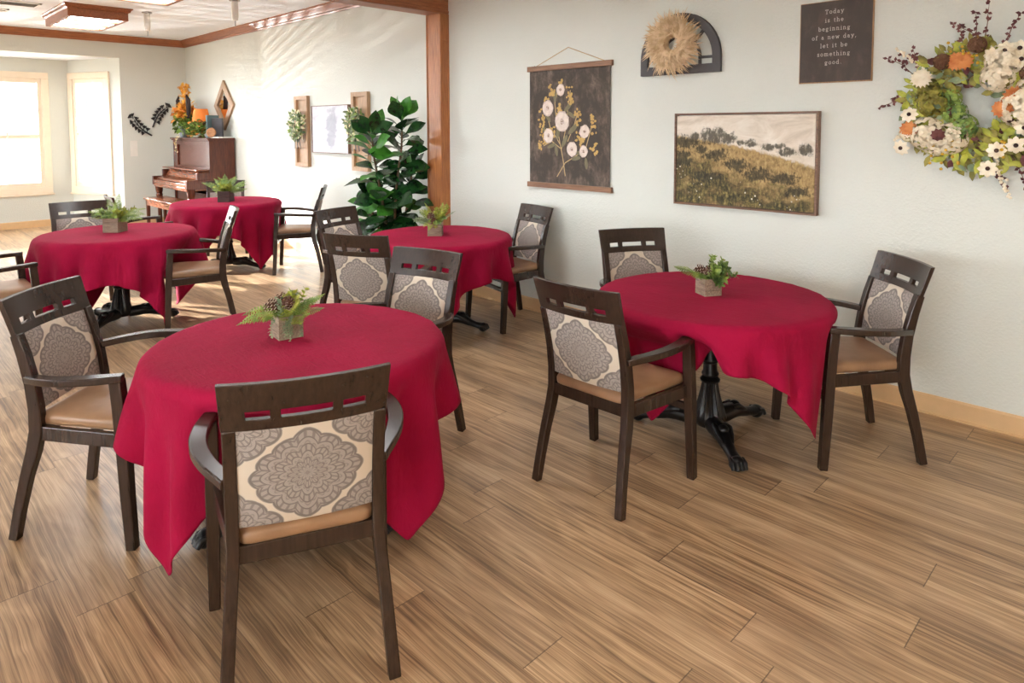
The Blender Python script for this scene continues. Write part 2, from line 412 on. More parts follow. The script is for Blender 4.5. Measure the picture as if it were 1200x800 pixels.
struct(mb.build('trim_2', ORANGE_OAK, smooth=False, bevel=.003), 'honey oak post where the two rooms meet', 'post')
mb = MB(); mb.bx(XH0, XH1, YL, YL + .11, 0, ZH); struct(mb.build('trim_3', ORANGE_OAK, smooth=False, bevel=.003), 'oak post at the other end of the header', 'post')
# crown moulding (back room)
prof = [(0, 0), (.012, 0), (.02, .018), (.036, .026), (.05, .05), (.076, .074), (.086, .09), (.098, .096), (.1, .11), (0, .11)]
def crown(name, p, q, mat, label, inward, m0=0, m1=0):
    p = Vector(p); q = Vector(q); d = (q - p).normalized(); n = Vector(inward); mb = MB(); k = len(prof)
    vs = [p + d * (a * m0) + n * a + Vector((0, 0, ZC - .11 + b)) for a, b in prof] + [q - d * (a * m1) + n * a + Vector((0, 0, ZC - .11 + b)) for a, b in prof]
    mb.add(vs, [tuple(range(k - 1, -1, -1)), tuple(range(k, 2 * k))] + [(i, (i + 1) % k, k + (i + 1) % k, k + i) for i in range(k)])
    return struct(mb.build(name, mat, smooth=True, ang=25), label, 'moulding')
crown('trim_4', (XF, YW, 0), (XH0, YW, 0), OAK_X, 'brown crown moulding along the right wall of the back room', (0, -1, 0), 1, 0)
crown('trim_5', (XF, YL, 0), (XF, YW, 0), OAK_Y, 'brown crown moulding along the far wall', (1, 0, 0), 1, 1)
crown('trim_6', (XH0, YL, 0), (XF, YL, 0), OAK_X, 'brown crown moulding along the left wall', (0, 1, 0), 0, 1)
def basebd(name, segs, label, mat=BASEB, h=.112):
    mb = MB()
    for p, q in segs:
        p = Vector((*p, 0)); q = Vector((*q, 0)); d = (q - p).normalized(); n = Vector((d.y, -d.x, 0))   # inwards = right of p->q
        pr = [(0, 0), (.018, 0), (.018, .008), (.012, .012), (.01, h - .012), (.004, h), (0, h)]; k = len(pr)
        vs = [p + n * a + Vector((0, 0, b)) for a, b in pr] + [q + n * a + Vector((0, 0, b)) for a, b in pr]
        mb.add(vs, [tuple(range(k)), tuple(range(2 * k - 1, k - 1, -1))] + [(i, k + i, k + (i + 1) % k, (i + 1) % k) for i in range(k)])
    return struct(mb.build(name, mat, smooth=False), label, 'baseboard')
basebd('baseboard_right', [((XF, YW), (XH0, YW)), ((XH1, YW), (XB, YW))], 'tan baseboard along the picture wall')
basebd('baseboard_far', [((XF, Y1B), (XF, YW)), ((XBAY, YC1), (XF, Y1B)), ((XBAY, YC0), (XBAY, YC1)), ((XF, Y0B), (XBAY, YC0)), ((XF, YL), (XF, Y0B))], 'tan baseboard around the window bay')
basebd('baseboard_left', [((XB, YL), (XF, YL))], 'tan baseboard along the left wall')
basebd('baseboard_back', [((XB, YW), (XB, YL))], 'tan baseboard behind the viewer')
# outside the windows
GRASS = plain('pale_concrete', srgb(212, 211, 205), .9, .2, vary=.2, scale=3)
struct(MB().bx(-60, 20, -50, 40, -.6, -.35).build('exterior_ground', GRASS, smooth=False), 'pale ground outside the windows', 'ground')
for k, (hx, hy, hr) in enumerate([(-17.2, 5.2, .55), (-17.6, 3.6, .5), (-17.0, 1.9, .6), (-17.4, .2, .5)]):
    mb = MB(); r2 = random.Random(k)
    for j in range(420):
        u = r2.uniform(-1, 1); t = r2.uniform(0, 6.28); w = math.sqrt(1 - u * u); dd = Vector((w * math.cos(t), w * math.sin(t), u))
        mb.leaf(Vector((0, 0, .35)) + dd * hr * r2.uniform(.75, 1.0), dd + Vector((r2.uniform(-.6, .6),) * 3), (0, 0, 1), .14, .07, .1, 0, 2)
    mb.ball((0, 0, .3), (hr * .8, hr * .8, hr * .8)); o = mb.build('garden_bush', GREYG, loc=(hx, hy, -.3))
    tag(o, 'low green bush on the ground outside the bay windows', 'bush', 'bushes outside the bay')

# ------------------------------------------------------------------ chair
def puffy(outline, prof, c=(0, 0)):
    mb = MB(); n = len(outline); vs = []
    for ins, z in prof:
        for x, y in outline:
            d = math.hypot(x - c[0], y - c[1]); k = max(0, (d - ins) / d); vs.append((c[0] + (x - c[0]) * k, c[1] + (y - c[1]) * k, z))
    fs = [tuple(range(n - 1, -1, -1))] + [(j * n + i, j * n + (i + 1) % n, (j + 1) * n + (i + 1) % n, (j + 1) * n + i) for j in range(len(prof) - 1) for i in range(n)]
    fs.append(tuple((len(prof) - 1) * n + i for i in range(n))); mb.add(vs, fs); return mb
def round_poly(pts, r, k=5):
    out = []; n = len(pts)
    for i in range(n):
        p, a, b = Vector(pts[i]), Vector(pts[i - 1]), Vector(pts[(i + 1) % n]); u = (a - p).normalized(); w = (b - p).normalized()
        s, e = p + u * r, p + w * r
        for j in range(k + 1):
            t = j / k; out.append(tuple((s * (1 - t) + p * t) * (1 - t) + (p * (1 - t) + e * t) * t))
    return out
POST = [(-.247, 0), (-.226, .12), (-.198, .25), (-.17, .35), (-.156, .43), (-.157, .52), (-.17, .62), (-.196, .73), (-.222, .815)]
def post_y(z):
    for (y0, z0), (y1, z1) in zip(POST, POST[1:]):
        if z0 <= z <= z1: return y0 + (y1 - y0) * (z - z0) / (z1 - z0)
    return POST[-1][0] + (z - POST[-1][1]) * -.33
def back_curve(x, sag): return -sag * (1 - (x / .22) ** 2)
def make_chair():
    t = empty('dining_armchair')
    for s in (-1, 1):
        xs = [s * (.231 - .029 * min(1, z / .43)) for y, z in POST]
        MB().sweep([(x, y, z) for x, (y, z) in zip(xs, POST)], .036, [.036, .038, .043, .05, .053, .05, .046, .041, .036], (1, 0, 0)).build('leg', CH_WOOD, t, bevel=.004, ang=30)
        MB().sweep([(s * .281, .258, 0), (s * .279, .246, .2), (s * .276, .236, .42), (s * .274, .227, .56), (s * .274, .218, .665)], [.036, .04, .044, .043, .042], [.038, .042, .046, .046, .046], (1, 0, 0)).build('leg', CH_WOOD, t, bevel=.004, ang=30)
        path = []
        for k in range(13):
            u = k / 12; path.append((s * (.274 + (.032) * math.sin(math.pi * min(1, u * 1.05)) - .064 * u ** 3), .243 - .42 * u, .672 + .008 * math.sin(math.pi * u) - .032 * u))
        MB().sweep(path, .028, [.044, .047, .05, .052, .053, .053, .052, .051, .05, .048, .046, .044, .042], (0, 0, 1)).build('armrest', CH_WOOD, t, bevel=.005, ang=30)
    # crest rail with three slots
    xs = [-.222, -.19, -.158, -.127, -.095, -.068, -.034, 0, .034, .068, .095, .127, .158, .19, .222]; zs = [.808, .826, .842, .868, .91, .953]
    hole = lambda i, j: j == 2 and (2 <= i <= 3 or 5 <= i <= 8 or 10 <= i <= 11)
    NX, NZ = len(xs), len(zs); mb = MB(); vs = []
    for sd in (0, 1):
        for z in zs:
            for x in xs:
                xx = x * (1 + .03 * (z - .81) / .14); vs.append((xx, post_y(z) + .012 - .022 * sd + back_curve(x, .03), z))
    V = lambda sd, i, j: sd * NX * NZ + j * NX + i; fs = []
    for j in range(NZ - 1):
        for i in range(NX - 1):
            if hole(i, j): continue
            fs.append((V(0, i + 1, j), V(0, i, j), V(0, i, j + 1), V(0, i + 1, j + 1))); fs.append((V(1, i, j), V(1, i + 1, j), V(1, i + 1, j + 1), V(1, i, j + 1)))
            for di, dj, e in ((-1, 0, ((i, j), (i, j + 1))), (1, 0, ((i + 1, j + 1), (i + 1, j))), (0, -1, ((i + 1, j), (i, j))), (0, 1, ((i, j + 1), (i + 1, j + 1)))):
                a, b = i + di, j + dj
                if not (0 <= a < NX - 1 and 0 <= b < NZ - 1) or hole(a, b):
                    (p, q), (r, w) = e; fs.append((V(0, p, q), V(1, p, q), V(1, r, w), V(0, r, w)))
    mb.add(vs, fs).build('crest_rail', CH_WOOD, t, ang=30, bevel=.002)
    # upholstered back panel
    NX, NZ = 15, 13; mb = MB(); vs = []
    for sd in (0, 1):
        for j in range(NZ):
            for i in range(NX):
                u, w = i / (NX - 1) * 2 - 1, j / (NZ - 1) * 2 - 1; x = u * .184; z = .656 + w * .152
                e = (1 - abs(u) ** 8) * (1 - abs(w) ** 8); th = .010 + .009 * e
                vs.append((x, post_y(z) + (th if sd == 0 else -th) + back_curve(x, .022), z))
    V = lambda sd, i, j: sd * NX * NZ + j * NX + i; fs = []
    for j in range(NZ - 1):
        for i in range(NX - 1): fs += [(V(0, i + 1, j), V(0, i, j), V(0, i, j + 1), V(0, i + 1, j + 1)), (V(1, i, j), V(1, i + 1, j), V(1, i + 1, j + 1), V(1, i, j + 1))]
    for i in range(NX - 1): fs += [(V(0, i, 0), V(0, i + 1, 0), V(1, i + 1, 0), V(1, i, 0)), (V(0, i + 1, NZ - 1), V(0, i, NZ - 1), V(1, i, NZ - 1), V(1, i + 1, NZ - 1))]
    for j in range(NZ - 1): fs += [(V(0, 0, j + 1), V(0, 0, j), V(1, 0, j), V(1, 0, j + 1)), (V(0, NX - 1, j), V(0, NX - 1, j + 1), V(1, NX - 1, j + 1), V(1, NX - 1, j))]
    mb.add(vs, fs).build('back_panel', DAMASK, t, ang=60)
    out = round_poly([(-.187, -.175), (.187, -.175), (.252, .248), (-.252, .248)], .04)
    puffy(out, [(.012, .446), (.002, .452), (0, .462), (0, .476), (.006, .486), (.02, .493), (.05, .498), (.11, .501)], (0, .04)).build('seat', VINYL, t, ang=60)
    mb = MB(); mb.bx(-.255, .255, .218, .243, .392, .448); mb.bx(-.19, .19, -.172, -.147, .395, .448)
    for s in (-1, 1): mb.sweep([(s * .262, .22, .42), (s * .2, -.15, .42)], .056, .024, (0, 0, 1))
    mb.build('seat_frame', CH_WOOD, t, smooth=False, bevel=.003)
    mb = MB(); mb.bx(-.262, .262, .23, .252, .322, .354); mb.build('stretcher', CH_WOOD, t, smooth=False, bevel=.003)
    for s in (-1, 1):
        pass
    return t
CHG = 'patterned armchairs around the red tables'
CHAIRS = dict(
    A=(-3.191, .756, 313.2, 'espresso armchair on the left, front legs and tan seat beside the nearest red table'),
    B=(-1.910, .978, 66.0, 'nearest armchair, its patterned back to the viewer, in front of the nearest red table'),
    C=(-2.842, 1.991, 195.2, 'armchair facing the viewer across the nearest red table, white sheen on its crest'),
    D=(-3.790, 2.502, 27.0, 'armchair turned away from the viewer, behind the nearest table, beside the sheen-crested chair'),
    E=(-4.718, 2.956, 284.6, 'armchair before the fig plant, half hidden behind another chair back'),
    F=(-5.95, .70, 359.5, 'armchair cut by the left picture edge, sunlit seat and two arms only'),
    G=(-6.90, 1.50, 264.3, 'armchair behind the left rear red table, facing the viewer before the bay windows'),
    H=(-5.71, 2.06, 162.0, 'armchair seen edge-on at the right of the left rear red table'),
    I=(-7.50, 2.13, 353.5, 'armchair with only crest end and dark arms showing between the two rear tables'),
    J=(-8.42, 3.36, 246.0, 'armchair in front of the piano, behind the farthest red table'),
    K=(-7.151, 3.70, 146.6, 'armchair in profile at the right of the farthest red table, by the white wall'),
    L=(-3.963, 3.935, 168.1, 'armchair against the wall behind the middle red table, under the flower print'),
    M=(-1.827, 2.453, 1.3, 'armchair in front of the red table below the landscape, all four legs visible'),
    N=(-2.331, 3.517, 238.2, 'armchair facing the viewer behind the table below the landscape painting'),
    O=(-1.174, 3.601, 135.5, 'armchair at the right of the front right red table, beside the tan baseboard'),
)
proto = make_chair(); first = True
for k, (x, y, a, lab) in CHAIRS.items():
    o = proto if first else copy_tree(proto); first = False
    o.location = (x, y, 0); o.rotation_euler = (0, 0, R(a)); tag(o, lab, 'chair', CHG)

# ------------------------------------------------------------------ tables, cloths
#        centre x, y, top z, corner angle of the cloth, foot angle, chairs round it
TABLES = dict(T1=(-2.56, 1.31, .745, -78, -99, 'ABC'), T2=(-1.72, 3.18, .742, -8, -42, 'MNO'), T3=(-4.25, 3.40, .745, 46, 24, 'DE'),
              T4=(-6.24, 1.60, .758, 23, -48, 'FGH'), T5=(-7.76, 3.12, .778, 12, 40, 'IJK'))
TDESC = dict(T1='nearest table at lower left', T2='front right table below the landscape painting', T3='middle table beside the fig plant', T4='left rear table before the bay windows', T5='farthest table near the piano')
def make_table():
    t = empty('pedestal_table')
    mb = MB(); mb.lathe([(.0, .708), (.570, .706), (.582, .712), (.585, .72), (.582, .727), (.574, .731), (0, .731)], 64); mb.build('tabletop', PIANO, t)
    mb = MB()
    mb.lathe([(.0, .06), (.07, .06), (.082, .075), (.088, .10), (.082, .125), (.07, .16), (.058, .20), (.048, .245), (.041, .285), (.05, .292), (.052, .302), (.043, .312),
              (.037, .32), (.044, .328), (.044, .336), (.036, .346), (.034, .39), (.046, .40), (.05, .41), (.046, .42), (.04, .43), (.048, .47), (.052, .51), (.05, .55), (.042, .58),
              (.038, .61), (.045, .62), (.048, .63), (.042, .64), (.045, .67), (.09, .692), (.16, .70), (.16, .708), (0, .708)], 60, flute=(.12, .29, 15, .16))
    mb.build('pedestal', IRON, t, ang=50)
    for k in range(3):
        a = R(120 * k); u = Vector((math.cos(a), math.sin(a), 0)); w = Vector((-u.y, u.x, 0)); mb = MB(); z = Vector((0, 0, 1))
        pts = [u * .06 + z * .085, u * .12 + z * .088, u * .17 + z * .092, u * .22 + z * .082, u * .27 + z * .062, u * .32 + z * .05, u * .37 + z * .042]
        mb.tube(pts, [.05, .052, .05, .042, .032, .028, .032], 12, flat=.85)
        for sgn in (-1, 1):   # acanthus scrolls on the knee
            mb.tube([u * .15 + w * sgn * .028 + z * .12, u * .19 + w * sgn * .034 + z * .118, u * .225 + w * sgn * .03 + z * .10, u * .27 + w * sgn * .022 + z * .078], [.014, .018, .016, .008], 8)
        mb.ball(u * .20 + z * .118, (.03, .03, .022)); mb.ball(u * .385 + z * .036, (.036, .04, .036), 14, 9)
        for tq in (-1.2, -.4, .4, 1.2):   # toes
            q = u * (.405 + .01 * math.cos(tq)) + w * .024 * tq + z * .026; mb.tube([q - u * .035 + z * .028, q - u * .005 + z * .02, q + u * .012 - z * .004], [.011, .014, .011], 7)
        mb.build('leg', IRON, t, ang=60)
    return t
tp = make_table(); first = True
for n, (x, y, zt, ca, fa, cs) in TABLES.items():
    o = tp if first else copy_tree(tp); first = False
    o.location = (x, y, 0); o.rotation_euler = (0, 0, R(fa)); o.scale = (1, 1, zt / .745)
    tag(o, 'black cast-iron pedestal table under the red cloth, the ' + TDESC[n], 'table', 'round pedestal tables')

def drape_all(N=58, SIDES=(1.61, 1.50, 1.61, 1.71, 1.66), steps=330, iters=7):
    names = list(TABLES); B = len(names); rest = np.array(SIDES).reshape(-1, 1, 1, 1) / (N - 1); rs = np.random.RandomState(5)
    P = np.zeros((B, N, N, 3)); 
    for b, n in enumerate(names):
        lin = np.linspace(-SIDES[b] / 2, SIDES[b] / 2, N); ang = R(TABLES[n][3] - 45); gx, gy = np.meshgrid(lin, lin, indexing='ij'); zt = TABLES[n][2]
        P[b, ..., 0] = gx * math.cos(ang) - gy * math.sin(ang); P[b, ..., 1] = gx * math.sin(ang) + gy * math.cos(ang); P[b, ..., 2] = zt + .004
        # low-frequency unevenness starts the folds
        ph = rs.uniform(0, 6.28, 6); r = np.hypot(P[b, ..., 0], P[b, ..., 1]); th = np.arctan2(P[b, ..., 1], P[b, ..., 0])
        P[b, ..., 2] += np.clip(r - .6, 0, 1) * .10 * (np.sin(7 * th + ph[0]) + .7 * np.sin(11 * th + ph[1]) + .5 * np.sin(4 * th + ph[2])) + rs.uniform(0, .004, r.shape)
    V = np.zeros_like(P); dt = 1 / 90.0; zt = np.array([TABLES[n][2] for n in names])[:, None, None]
    caps = []
    for b, n in enumerate(names):
        cx, cy = TABLES[n][:2]
        for k in TABLES[n][5]:
            x, y, a, _ = CHAIRS[k]; a = R(a); F = np.array([-math.sin(a), math.cos(a), 0]); S = np.array([math.cos(a), math.sin(a), 0]); o = np.array([x - cx, y - cy, 0])
            L = lambda px, py, pz: o + S * px + F * py + np.array([0, 0, pz])
            for s in (-1, 1):
                caps.append((b, L(s * .275, .225, .665), L(s * .305, .0, .655), .034, F)); caps.append((b, L(s * .278, .235, .4), L(s * .275, .225, .66), .032, F))
                caps.append((b, L(s * .28, .25, .0), L(s * .278, .235, .4), .03, F))
            if k in 'BMOK':
                for zz in (.64, .57, .3, .15): caps.append((b, L(-.34, .24, zz), L(.37, .24, zz), .035, F))
            for yy in (.225, .16, .08, 0): caps.append((b, L(-.23, yy, .452), L(.23, yy, .452), .052, F))
    cons = []
    def addc(sa, sb, L, w):
        cons.append((sa, sb, L, w))
    S = slice
    for par in (0, 1):
        m = (N - 1 - par + 1) // 2
        addc((S(None), S(par, par + 2 * m - 1, 2), S(None)), (S(None), S(par + 1, par + 2 * m, 2), S(None)), rest, .5)
        addc((S(None), S(None), S(par, par + 2 * m - 1, 2)), (S(None), S(None), S(par + 1, par + 2 * m, 2)), rest, .5)
    for par in (0, 1):
        m = (N - par) // 2
        addc((S(None), S(par, par + 2 * m, 2), S(0, N - 1)), (S(None), S(par + 1, par + 2 * m, 2), S(1, N)), rest * 2 ** .5, .12)
        addc((S(None), S(par, par + 2 * m, 2), S(1, N)), (S(None), S(par + 1, par + 2 * m, 2), S(0, N - 1)), rest * 2 ** .5, .12)
    for stp, w in ((2, .07), (4, .02)):
        addc((S(None), S(0, N - stp), S(None)), (S(None), S(stp, N), S(None)), rest * stp, w)
        addc((S(None), S(None), S(0, N - stp)), (S(None), S(None), S(stp, N)), rest * stp, w)
    Rt, e, hh = .588, .009, .03
    for st in range(steps):
        Q = P.copy(); V[..., 2] -= 9.8 * dt; V *= .985 if st < steps - 60 else .95
        sp = np.linalg.norm(V, axis=-1, keepdims=True); V *= np.minimum(1, 2.0 / np.maximum(sp, 1e-6)); P = P + V * dt
        for it in range(iters):
            for sa, sb, L, w in cons:
                A = P[sa]; Bq = P[sb]; d = Bq - A; l = np.sqrt((d * d).sum(-1, keepdims=True)) + 1e-9; c = d * ((l - L) / l * w)
                if w < .11: c = np.where(l < L, c, 0)
                P[sa] = P[sa] + c; P[sb] = P[sb] - c
            if it % 2 == 0 or it == iters - 1:
                r = np.hypot(P[..., 0], P[..., 1]) + 1e-9; zc = zt - hh; qx = r - (Rt - e); qz = np.abs(P[..., 2] - zc) - (hh - e)
                ox, oz = np.maximum(qx, 0), np.maximum(qz, 0); ln = np.hypot(ox, oz); sd = ln + np.minimum(np.maximum(qx, qz), 0) - e - .006
                gx = np.where(ln > 1e-6, ox / np.maximum(ln, 1e-6), (qx > qz) * 1.0); gz = np.where(ln > 1e-6, oz / np.maximum(ln, 1e-6), (qx <= qz) * 1.0) * np.where(P[..., 2] > zc, 1.0, -1.0)
                pen = np.where((sd < 0) & (P[..., 2] > zt - .07), np.minimum(-sd, .04), 0)
                P[..., 0] += pen * gx * P[..., 0] / r; P[..., 1] += pen * gx * P[..., 1] / r; P[..., 2] += pen * gz
                con = (pen > 0) & (gz > .5)
        s0, s1 = 150, 270; off = .62 * (1 - min(1, max(0, (st - s0) / (s1 - s0))))
        if st >= s0:
            for b, a, c, rad, F in caps:
                a2, c2 = a - F * off, c - F * off; X_ = P[b]; ab = c2 - a2; t = np.clip(((X_ - a2) @ ab) / (ab @ ab), 0, 1)
                near = X_ - (a2 + t[..., None] * ab); dl = np.sqrt((near * near).sum(-1)) + 1e-9; pen = np.maximum(0, rad - dl)
                P[b] = X_ + near * (pen / dl)[..., None]
        P[..., 2] = np.maximum(P[..., 2], .012)
        D = P - Q; D = np.where(con[..., None], D * np.array([.25, .25, 1.0]), D); P = Q + D; V = D / dt
    return names, P
names, PC = drape_all()
for b, n in enumerate(names):
    N = PC.shape[1]; x, y, zt, ca, fa, cs = TABLES[n]; vs = PC[b].reshape(-1, 3)
    fs = [(i * N + j, (i + 1) * N + j, (i + 1) * N + j + 1, i * N + j + 1) for i in range(N - 1) for j in range(N - 1)]
    mb = MB(); mb.add(vs.tolist(), fs); o = mb.build('tablecloth', CLOTH, loc=(x, y, 0), ang=0, sub=1, solid=.002)
    tag(o, 'crimson square cloth draped over the ' + TDESC[n], 'tablecloth', 'crimson tablecloths')

# ------------------------------------------------------------------ planters
def frond(mb, base, az, el, L, W, droop, n=16, mi=0, rr=None, face=Vector((0, 0, 0))):
    rr = rr or rng; az, el = R(az), R(el); pts = []; p = Vector(base); e = el
    for k in range(n + 1):
        pts.append(p.copy()); d = Vector((math.cos(e) * math.cos(az), math.cos(e) * math.sin(az), math.sin(e))); p = p + d * (L / n); e -= R(droop) / n
    mb.tube(pts, [.0016] * n + [.0006], 4, mi)
    for k in range(2, n + 1):
        t = k / n; w = W * (math.sin(math.pi * min(1, .12 + t * .9)) ** .8) * (1 - .25 * t)
        d = (pts[k] - pts[k - 1]).normalized(); side = d.cross(Vector((0, 0, 1)))
        side = side.normalized() if side.length > .1 else Vector((-math.sin(az), math.cos(az), 0)); up = side.cross(d).normalized(); up = (up + face - d * face.dot(d)).normalized(); side = d.cross(up).normalized()
        for s in (-1, 1):
            mb.leaf(pts[k], side * s + d * .55 + up * rr.uniform(-.15, .15), up, w * rr.uniform(.85, 1.15), L / n * .62, .2, mi, 3, .42, .06)
    return mb
def cone(mb, c, r, axis, rr):
    ax = Vector(axis).normalized(); M_ = ax.to_track_quat('Z', 'Y').to_matrix(); mb.ball(c, (r * .62, r * .62, r * .9), 10, 7, 0, M_)
    for j in range(7):
        t = -0.85 + j * .28; rad = r * math.sqrt(max(.05, 1 - t * t)) * .8; nn = max(5, int(11 * rad / r))
        for k in range(nn):
            a = 2 * math.pi * (k + .5 * (j % 2)) / nn; o = M_ @ Vector((math.cos(a), math.sin(a), 0)); b = Vector(c) + o * rad * .75 + ax * t * r; d = o + ax * .55
            tip = b + d.normalized() * r * .42; sd = ax.cross(o).normalized() * r * .2; th = ax * r * .07
            mb.add([b - sd * .7, b + sd * .7, tip + sd, tip - sd, b - sd * .7 + th, b + sd * .7 + th, tip + sd + th, tip - sd + th],
                   [(0, 1, 2, 3), (7, 6, 5, 4), (2, 6, 7, 3), (0, 4, 5, 1), (1, 5, 6, 2), (3, 7, 4, 0)], [0, 0, 1, 0, 0, 0])
def sprig(mb, base, az, el, L, nl, r, droop=0, mi=0, rr=None):
    rr = rr or rng; az, el = R(az), R(el); p = Vector(base); n = nl; pts = [p.copy()]
    for k in range(n):
        d = Vector((math.cos(el) * math.cos(az), math.cos(el) * math.sin(az), math.sin(el))); p = p + d * (L / n); el -= R(droop) / n; pts.append(p.copy())
        for q in range(3):
            a = k * 1.3 + q * 2.1; s = d.orthogonal().normalized(); s = Matrix.Rotation(a, 3, d) @ s
            mb.leaf(p, s + d * .5, d, r * rr.uniform(1.7, 2.4), r * rr.uniform(1.3, 1.8), -.2, mi, 3, .5, .1)
    mb.tube(pts, .0012, 4, mi)
def planter(loc, rz, size, boxmat, label, fronds, cones, sprigs, seed):
    rr = random.Random(seed); t = empty('fern_planter', loc, R(rz), label, 'planter', 'small wooden fern planters'); s = size / 2; h = size * .93; w = .007
    mb = MB()
    for sx, sy, a, b in ((0, -1, size, w), (0, 1, size, w), (-1, 0, w, size - 2 * w), (1, 0, w, size - 2 * w)):
        for k in range(3):
            z0 = h * k / 3; z1 = h * (k + 1) / 3 - .0012; mb.box((sx * (s - w / 2), sy * (s - w / 2), (z0 + z1) / 2), (a, b, z1 - z0))
    mb.bx(-s + w, s - w, -s + w, s - w, 0, .006); mb.build('wooden_box', boxmat, t, smooth=False, bevel=.0012)
    MB().bx(-s + w, s - w, -s + w, s - w, h * .55, h * .82).build('moss_filling', SOIL, t, smooth=False)
    for (az, el, L, W, dr, mt) in fronds:
        fc = Matrix.Rotation(-R(rz), 3, 'Z') @ Vector((.8, -.6, .2))
        for q in range(2):
            mb = MB(); j = rr.uniform(-12, 12) * q; frond(mb, (rr.uniform(-.5, .5) * s, rr.uniform(-.5, .5) * s, h * .85), az - rz + j * 1.5, el + j, L * (1 - .25 * q * rr.random()), W * .8, dr, 17, 0, rr, fc * rr.uniform(.4, 1.1)); mb.build('fern_frond', mt, t, ang=0)
    for (x, y, z, r, ax) in cones:
        mb = MB(); cone(mb, (x, y, h + z - .008), r * 1.05, ax, rr); mb.build('pine_cone', [CONE, CONETIP], t, ang=40)
    for (az, el, L, nl, r, dr, mt, ex) in sprigs:
        mb = MB()
        for q in range(int(ex * 1.7 + .5)): sprig(mb, (rr.uniform(-.7, .7) * s, rr.uniform(-.7, .7) * s, h * .85), az - rz + rr.uniform(-40, 40), el + rr.uniform(-15, 15), L * rr.uniform(.8, 1.15), nl, r, dr, 0, rr)
        mb.build('leafy_sprig', mt, t, ang=0)
    return t
# camera-side azimuths: image right = 45 deg, towards viewer = -45, image left = 225, away = 135
z1 = .7545
planter((-2.63, 1.29, TABLES['T1'][2] + .006), -8, .102, BARN, 'weathered wooden box planter with arching fern and pine cones on the nearest table',
        [(228, 32, .22, .055, 65, FERN), (240, 14, .20, .05, 45, FERN), (215, 35, .13, .045, 40, FERN), (35, 38, .20, .05, 25, FERN), (60, 30, .19, .045, 10, FERN), (40, 20, .15, .045, 10, FERN), (-30, 40, .11, .05, 50, FERN2), (-60, 45, .10, .05, 60, FERN2), (-5, 20, .10, .05, 60, FERN2), (120, 60, .14, .05, 30, FERN2), (30, 65, .13, .05, 30, FERN2)],
        [(-.03, -.045, .035, .031, (-.5, -.7, .6)), (-.02, -.01, .06, .027, (-.2, -.4, .9)), (.03, .0, .055, .026, (.4, -.4, .8))],
        [(-40, 25, .10, 9, .006, 140, GREYG, 2), (5, 20, .11, 10, .006, 125, GREYG, 3), (110, 70, .10, 7, .012, 10, FERN2, 3), (140, 70, .10, 6, .012, 20, GREYG, 2)], 11)
planter((-1.735, 3.175, TABLES['T2'][2] + .006), -30, .097, BARN, 'weathered wooden box planter with pine cones and round-leaved sprigs on the front right table',
        [(222, 26, .20, .06, 15, FERN), (232, 30, .14, .045, 20, FERN), (-80, 20, .07, .03, 60, FERN2)],
        [(-.03, -.025, .035, .031, (-.5, -.6, .5)), (-.015, .03, .04, .028, (0, .3, .9)), (.015, -.01, .04, .024, (.1, -.3, .8))],
        [(45, 55, .10, 8, .014, 20, SUCC, 3), (30, 30, .11, 9, .013, 10, SUCC, 3), (0, 60, .075, 7, .015, 20, SUCC, 3), (60, 70, .11, 8, .012, 0, SUCC, 2), (-45, 40, .06, 5, .014, 90, SUCC, 2)], 12)
planter((-4.27, 3.38, TABLES['T3'][2] + .006), 45, .115, BARN, 'wooden box planter with yellow-green upright fern on the middle table by the fig plant',
        [(225, 65, .20, .05, 10, FERN2), (200, 55, .17, .05, 30, FERN2), (45, 70, .19, .045, 5, FERN2), (40, 45, .19, .04, 20, GREYG), (225, 25, .17, .05, 25, GREYG), (215, 15, .15, .05, 20, GREYG), (-60, 30, .13, .04, 110, FERN2), (-90, 35, .12, .04, 90, FERN2), (60, 55, .15, .05, 30, FERN2), (0, 60, .12, .045, 50, FERN2)],
        [(-.03, -.02, .05, .03, (-.3, -.6, .8)), (-.005, -.055, .02, .028, (.1, -1, .3))],
        [(45, 65, .16, 10, .012, 10, FERN2, 4), (225, 30, .16, 10, .010, 20, GREYG, 4), (-30, 45, .09, 7, .012, 40, SUCC, 3)], 13)
planter((-6.27, 1.59, TABLES['T4'][2] + .006), 42, .13, BARN, 'wooden box planter with spreading fern on the left rear table by the bay windows',
        [(225, 28, .27, .06, 30, FERN), (210, 40, .22, .06, 40, FERN), (45, 30, .27, .06, 45, FERN), (60, 40, .24, .06, 40, FERN), (30, 20, .2, .06, 30, FERN), (200, 70, .2, .06, 25, FERN), (135, 80, .22, .06, 15, FERN), (20, 65, .19, .06, 30, FERN), (-45, 50, .14, .06, 60, FERN), (250, 35, .16, .05, 60, FERN2)],
        [], [(-45, 50, .10, 7, .014, 40, SUCC, 4), (20, 50, .12, 8, .013, 30, FERN2, 4), (225, 40, .12, 8, .013, 40, GREYG, 3)], 14)
planter((-7.72, 3.09, TABLES['T5'][2] + .006), 44, .135, DARKBOX, 'dark box planter with bushy fern on the farthest table near the piano',
        [(a, e, l, .065, d, FERN) for a, e, l, d in ((225, 40, .28, 35), (205, 55, .24, 30), (45, 38, .28, 40), (60, 50, .25, 35), (20, 65, .22, 25), (135, 78, .22, 10), (240, 65, .22, 20), (-45, 55, .18, 50), (45, 15, .22, 10), (225, 18, .2, 20), (90, 60, .24, 20))],
        [], [(-45, 60, .12, 7, .014, 30, FERN2, 5), (135, 60, .14, 8, .013, 20, FERN, 4)], 15)

